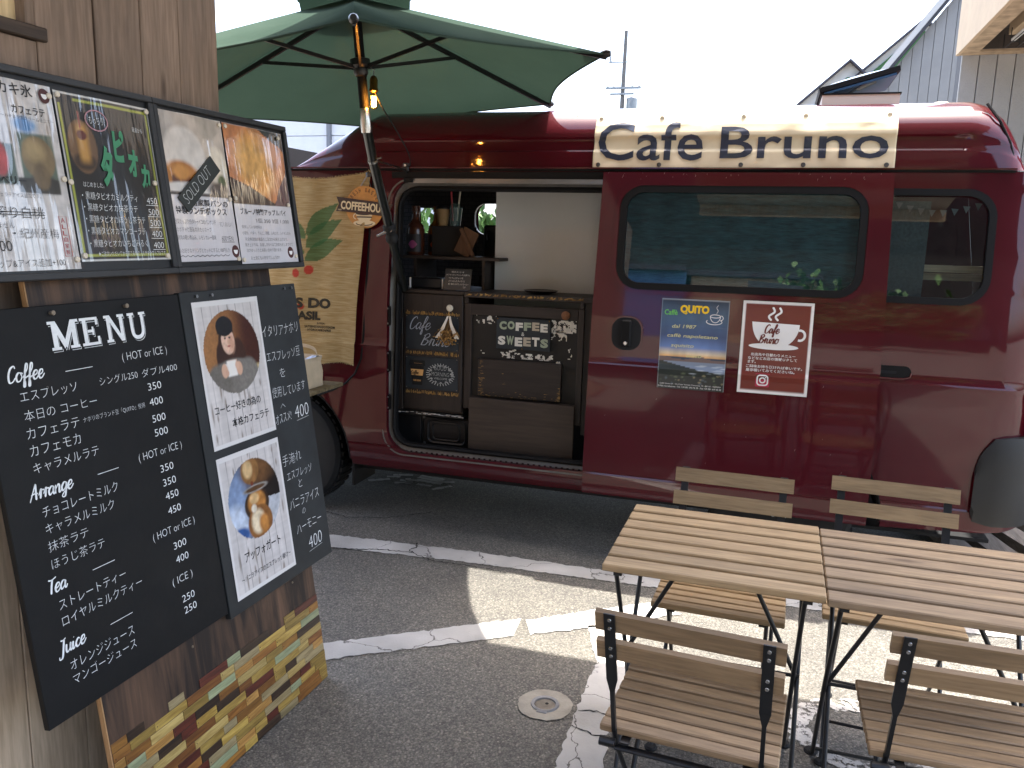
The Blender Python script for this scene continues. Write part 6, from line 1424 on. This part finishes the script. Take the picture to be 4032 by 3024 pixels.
for nm, t0, lab in (('w',.911,'laminated poster with a woman in a black beanie holding a white cup'),('a',.462,'laminated poster with coffee poured over ice cream in a glass')):
    T = sthing('drink_poster',lab,'poster',-.28,t0,.031,'posters on the side blackboard')
    p = Pic(110,156,'cfc9c4'); whiteplanks(p,8,3 if nm=='w' else 5)
    if nm == 'w': photo_woman(p,.49,.635,.425,.290,1)
    else: photo_affogato(p,.49,.635,.415,.285)
    p.rect(0,1,.965,1,'dddad6'); p.rect(0,1,0,.03,'dddad6'); p.rect(0,.035,0,1,'dddad6'); p.rect(.965,1,0,1,'dddad6')
    lamin(p,-.430,-.130,t0,t0+.425,.0325,'sheet',m_print,T)
    mb = LB()
    if nm == 'w': put_text(mb,'コーヒー好きの為の',-.402,t0+.098,w=.215,h=.027,off=.012,fn=SF(.0332)); mb.build('lettering', MAT['ink'], T); mb = LB(); put_text(mb,'本格カフェラテ',-.335,t0+.050,w=.180,h=.027,off=.012,fn=SF(.0332))
    else: put_text(mb,'アッフォガート',-.372,t0+.095,w=.180,h=.032,off=.014,fn=SF(.0332)); mb.build('lettering', MAT['ink'], T); mb = LB(); put_text(mb,'〜バニラアイスのエスプレッソ掛け〜',-.40,t0+.042,w=.250,h=.018,off=.006,fn=SF(.0332))
    mb.build('lettering', MAT['ink'], T)

# ---- framed poster boards above
def frame(s0, s1, t0, t1, label):
    T = sthing('poster_frame',label,'poster board',(s0+s1)/2,t0,.03,'poster boards above the menu')
    mb = LB(); mb.bb(s0+.012,s1-.012,t0+.012,t1-.012,.022,.040); mb.build('backing', plain('frame_back','16181a',.35,var=.3), T)
    for a in ((s0,s1,t0,t0+.016),(s0,s1,t1-.016,t1),(s0,s0+.016,t0+.0165,t1-.0165),(s1-.016,s1,t0+.0165,t1-.0165)):
        mb = LB(); mb.cham(a[0],a[1],a[2],a[3],.020,.050,.002); mb.build('frame_bar', MAT['board_edge'], T)
    return T
frame(-.4745,.136,1.418,1.880,'right poster board with the lunch box and apple pie posters')
frame(-1.088,-.4755,1.418,1.880,'left poster board with the shaved ice and tapioca posters')
NP = .0425
def pins(T, pts):
    for s_, t0 in pts:
        mb = LB(); mb.lathe((s_,t0,NP+.0012),[(.0065,0),(.0068,.004),(.005,.0055)],14); mb.build('pin', MAT['pin'], T, 40)
def emblem(T, s_, t0, r=.014):
    mb = LB(); fillpoly(mb, E_(s_,t0,r,r*1.1,0,345,20), SF(NP+.0015)); mb.build('round_emblem', plain('emblem_brown','4b1f1c',.5), T)
    mb = LB(); fillpoly(mb, [(s_-r*.55,t0+r*.25),(s_+r*.55,t0+r*.25)]+[(s_+r*.55*math.cos(R(a)),t0+r*.2-r*.7*math.sin(R(a))) for a in np.linspace(10,170,9)], SF(NP+.0022)); mb.build('emblem_cup', MAT['white'], T)
def txt(T, rows_, mat, n=NP+.0016, off=-.012, **k):
    for r_ in rows_:
        mb = LB(); put_text(mb, r_[0], r_[1], r_[2], w=r_[3], h=r_[4], off=(r_[5] if len(r_) > 5 else off), fn=SF(n), **k); mb.build('lettering', mat, T)
# tapioca poster
T = sthing('tapioca_poster','black tapioca drink poster with big green letters and price list','poster',-.64,1.456,.041)
p = Pic(90,124,'191a19'); p.rect(0,.012,0,1,'d7d7d2'); p.rect(.988,1,0,1,'d7d7d2'); p.rect(0,1,.99,1,'d7d7d2'); p.rect(0,1,0,.01,'d7d7d2')
p.rect(.03,.05,.03,.93,'9aa03a'); p.rect(.955,.972,.03,.97,'9aa03a'); p.rect(.18,.97,.957,.97,'9aa03a'); p.rect(.03,.97,.03,.044,'9aa03a')
p.ell(.21,.69,.145,.16,'6d5238',.06); p.ell(.21,.60,.12,.05,'3a2b1e',.4); p.rect(.17,.27,.60,.82,'b98a45',.05); p.ell(.215,.76,.05,.03,'5a2422',.3); p.rect(.205,.22,.80,.90,'8a2a2a',.01)
lamin(p,-.787,-.490,1.456,1.848,NP,'sheet',m_lam,T,.002)
m_gl = plain('green_bubble','3f8a62',.5)
mb = LB()
for ch_,x,t0,w,h,ro in (('タ',-.684,1.637,.040,.100,-.05),('ピ',-.634,1.700,.036,.080,-.06),('オ',-.593,1.668,.034,.068,-.07),('カ',-.555,1.640,.030,.062,-.08)): put_text(mb,ch_,x,t0,w=w,h=h,off=.055,rot=ro,fn=SF(NP+.0016))
mb.build('bubble_lettering', m_gl, T)
mb = LB(); stroke(mb, E_(-.672,1.793,.034,.024,0,360,20), .003, SF(NP+.0016),1,False,smooth=False); mb.build('speech_bubble', plain('pink_chalk','b58a92',.8), T)
txt(T,[('もっちり!',-.696,1.784,.048,.018),('蔵量かも',-.560,1.780,.035,.012),('はじめました。',-.745,1.632,.062,.012),('・黒糖タピオカミルクティ',-.755,1.603,.175,.018),('450',-.548,1.600,.036,.016),('・黒糖タピオカ抹茶ラテ',-.755,1.576,.170,.018),('500',-.548,1.571,.036,.016),('・黒糖タピオカほうじ茶ラテ',-.755,1.548,.190,.018),('500',-.548,1.543,.036,.016),('・黒糖タピオカマンゴーラテ',-.755,1.520,.185,.018),('400',-.548,1.515,.036,.016),('・黒糖タピオカいちごみるく',-.755,1.490,.185,.018),('400',-.548,1.486,.036,.016),('★ご注文いただいてから茹でるので、モチモチプルプルです',-.735,1.468,.225,.012)],MAT['chalk'],shear=.05)
for t0 in (1.596,1.567,1.539,1.511,1.482):
    mb = LB(); mb.add([(-.552,t0,NP+.0016),(-.508,t0,NP+.0016),(-.508,t0+.0012,NP+.0016),(-.552,t0+.0012,NP+.0016)],[(0,1,2,3)]); mb.build('underline', MAT['chalk'], T)
pins(T,[(-.778,1.838),(-.500,1.838),(-.782,1.640),(-.510,1.655),(-.778,1.470),(-.505,1.466)])
# shaved ice poster
T = sthing('shaved_ice_poster','pale poster with a brown shaved ice picture at the left edge','poster',-.93,1.44,.041)
p = Pic(100,140,'c9c4bf'); whiteplanks(p,7,9)
p.rect(.60,.93,.425,.73,'5d6a5c',.01); p.ell(.77,.60,.155,.115,'7c6a4c',.12); p.ell(.74,.64,.10,.06,'a08b63',.6); p.rect(.66,.89,.42,.50,'3b332b',.03); p.rect(.55,.93,.41,.49,'3a3833',.01); p.ell(.77,.50,.08,.07,'6a5a42',.3); p.rect(.62,.80,.74,.80,'9db6cf',.05)
p.ell(.68,.77,.09,.04,'4f83b5',.6); p.rect(.30,.55,.45,.66,'4c5b52',.01); p.ell(.42,.58,.07,.09,'a64444',.3)
p.noise(16,.4,12)
lamin(p,-1.072,-.792,1.440,1.852,NP,'sheet',m_lam,T,.002)
txt(T,[('自家製カキ氷',-1.02,1.818,.175,.028,.01),('カフェラテ',-.905,1.780,.085,.018,.012),('〜ハチミツ生クリーム仕立て〜',-.935,1.768,.135,.008),('ルベリー',-.985,1.625,.085,.018,.012),('写真はカフェラテアイス追加です。',-1.02,1.598,.150,.010),('生搾り白桃',-1.02,1.553,.150,.026),('すいません',-1.02,1.532,.07,.012),('・紀州産梅',-.955,1.510,.115,.022),('500',-1.01,1.483,.045,.022),('ホイップ&アイス追加+100',-1.04,1.448,.205,.018)],MAT['ink'])
mb = LB(); 
for t0 in (1.560,1.566): mb.add([(-1.02,t0,NP+.002),(-.868,t0,NP+.002),(-.868,t0+.0014,NP+.002),(-1.02,t0+.0014,NP+.002)],[(0,1,2,3)])
mb.build('strike_line', MAT['ink'], T)
mb = LB(); sq = [(-.832,1.470),(-.812,1.470),(-.812,1.560),(-.832,1.560),(-.832,1.470)]; stroke(mb,sq,.0014,SF(NP+.0016),1,False,smooth=False)
for i,c_ in enumerate('ALL自家製'): put_text(mb,c_,-.828,1.546-.0145*i,w=.011,h=.0105,fn=SF(NP+.0016))
mb.build('red_stamp', plain('red_ink','a8343a',.5), T); emblem(T,-.814,1.828,.015)
pins(T,[(-.802,1.830),(-.800,1.645),(-.802,1.462)])
# lunch box poster
T = sthing('lunch_poster','lunch box poster with a sandwich picture and handwritten list','poster',-.33,1.448,.041)
p = Pic(90,124,'d3d0d2'); p.rect(.0,1,.44,1,'b7aa9c',.01); p.ell(.1,.8,.2,.3,'a9a29b',.6); p.ell(.36,.72,.30,.19,'d8d0c6',.15); p.ell(.85,.66,.16,.14,'d8cdb8',.3); p.ell(.27,.56,.27,.12,'b5773a',.25); p.ell(.18,.54,.06,.05,'5a2e22',.3); p.ell(.33,.55,.07,.05,'6a3226',.3); p.ell(.28,.60,.12,.05,'d0914a',.5); p.ell(.4,.49,.45,.05,'e2ddd6',.3); p.rect(0,1,.445,.47,'4b4441',.01); p.ell(.88,.56,.07,.05,'4b5a35',.5); p.ell(.8,.5,.16,.05,'544a44',.5)
p.noise(14,.3,21); p.rect(0,1,0,.445,'d3d0d2',.004)
lamin(p,-.472,-.195,1.448,1.855,NP,'sheet',m_lam,T,.003)
txt(T,[('自家製パンの',-.375,1.602,.155,.020,.014),('特製ランチボックス',-.445,1.578,.215,.022,.014),('・野菜たっぷり!ラタトゥイユのパンサンド',-.462,1.551,.175,.014),('すごく おいしい☺',-.270,1.545,.062,.016),('・カボチャと豆乳の冷たいスープ',-.460,1.530,.150,.013),('・鶏肉の軽い煮込み、レモンカレー風味',-.460,1.508,.165,.013),('600YEN',-.270,1.505,.052,.014),('☆お好きなドリンクとセットにすると100円引き!',-.455,1.472,.215,.013)],MAT['ink'])
mb = LB(); mb.add([(-.272,1.501,NP+.0016),(-.214,1.501,NP+.0016),(-.214,1.5025,NP+.0016),(-.272,1.5025,NP+.0016)],[(0,1,2,3)]); mb.build('underline', MAT['ink'], T)
mb = LB(); stroke(mb,[(-.455+.01*k,1.463+(.002 if k%2 else -.002)) for k in range(22)],.0014,SF(NP+.0016),3,False); mb.build('wavy_line', MAT['ink'], T)
emblem(T,-.215,1.474,.017); pins(T,[(-.463,1.840),(-.207,1.842),(-.463,1.638),(-.207,1.627),(-.465,1.460),(-.207,1.452)])
# apple pie poster
T = sthing('pie_poster','apple pie poster with an orange brown photo at the right end','poster',-.04,1.436,.041)
p = Pic(90,124,'d6d3d5'); p.rect(0,1,.43,1,'4a3a38',.01); p.poly([(0,1),(.75,1),(1,.85),(.98,.6),(.7,.45),(.1,.55),(0,.6)],'c07a4c'); p.ell(.45,.73,.33,.25,'cf9049',.3); p.ell(.40,.75,.22,.15,'d9a45c',.6); p.poly([(.55,1),(1,1),(1,.88),(.8,.92)],'33302f'); p.poly([(0,.43),(.75,.43),(.35,.56),(0,.62)],'362622'); p.poly([(.80,.55),(1,.7),(1,.43),(.7,.43)],'6a5050')
p.noise(18,.55,31); p.rect(0,1,0,.43,'d6d3d5',.004)
lamin(p,-.190,.112,1.436,1.855,NP,'sheet',m_lam,T,.003)
txt(T,[('ブルーノ特製アップルパイ',-.165,1.585,.240,.020,.012),('1個 350 3個 1,000',-.090,1.560,.175,.015),('使用している材料は',-.168,1.543,.100,.010),('小麦粉、バター、りんご、砂糖、レモン汁、シナモンのみ',-.170,1.524,.255,.011),('完全無添加の逸品をご注文から焼き上げます。',-.160,1.505,.225,.011),('焼き上がりは、お渡しするベルでお知らせしますので',-.165,1.488,.255,.011),('店内ゆっくりとお買いまわり頂けます。',-.160,1.471,.185,.011),('お土産にもいかがでしょうか?',-.145,1.447,.150,.012)],MAT['ink'])
emblem(T,.072,1.468,.017); pins(T,[(-.180,1.843),(.088,1.838),(-.180,1.632),(.094,1.623),(-.182,1.448),(.098,1.455)])
# sold out tag
so_ = sthing('sold_out_tag','small slanted black tag chalked SOLD OUT across the lunch poster','tag',-.33,1.62,.046)
P_ = [(-.397,1.583),(-.433,1.622),(-.272,1.747),(-.236,1.708)]
mb = LB(); mb.prism(P_, lambda u,v,w:(u,v,w), .0462,.0482); mb.build('tag', plain('tag_black','2c302d',.7,var=.2), so_)
mb = LB(); put_text(mb,'SOLD OUT',-.396,1.604,w=.150,h=.030,off=-.02,rot=math.atan2(.125,.161),fn=SF(.0487)); mb.build('chalk_writing', MAT['chalk_dim'], so_)
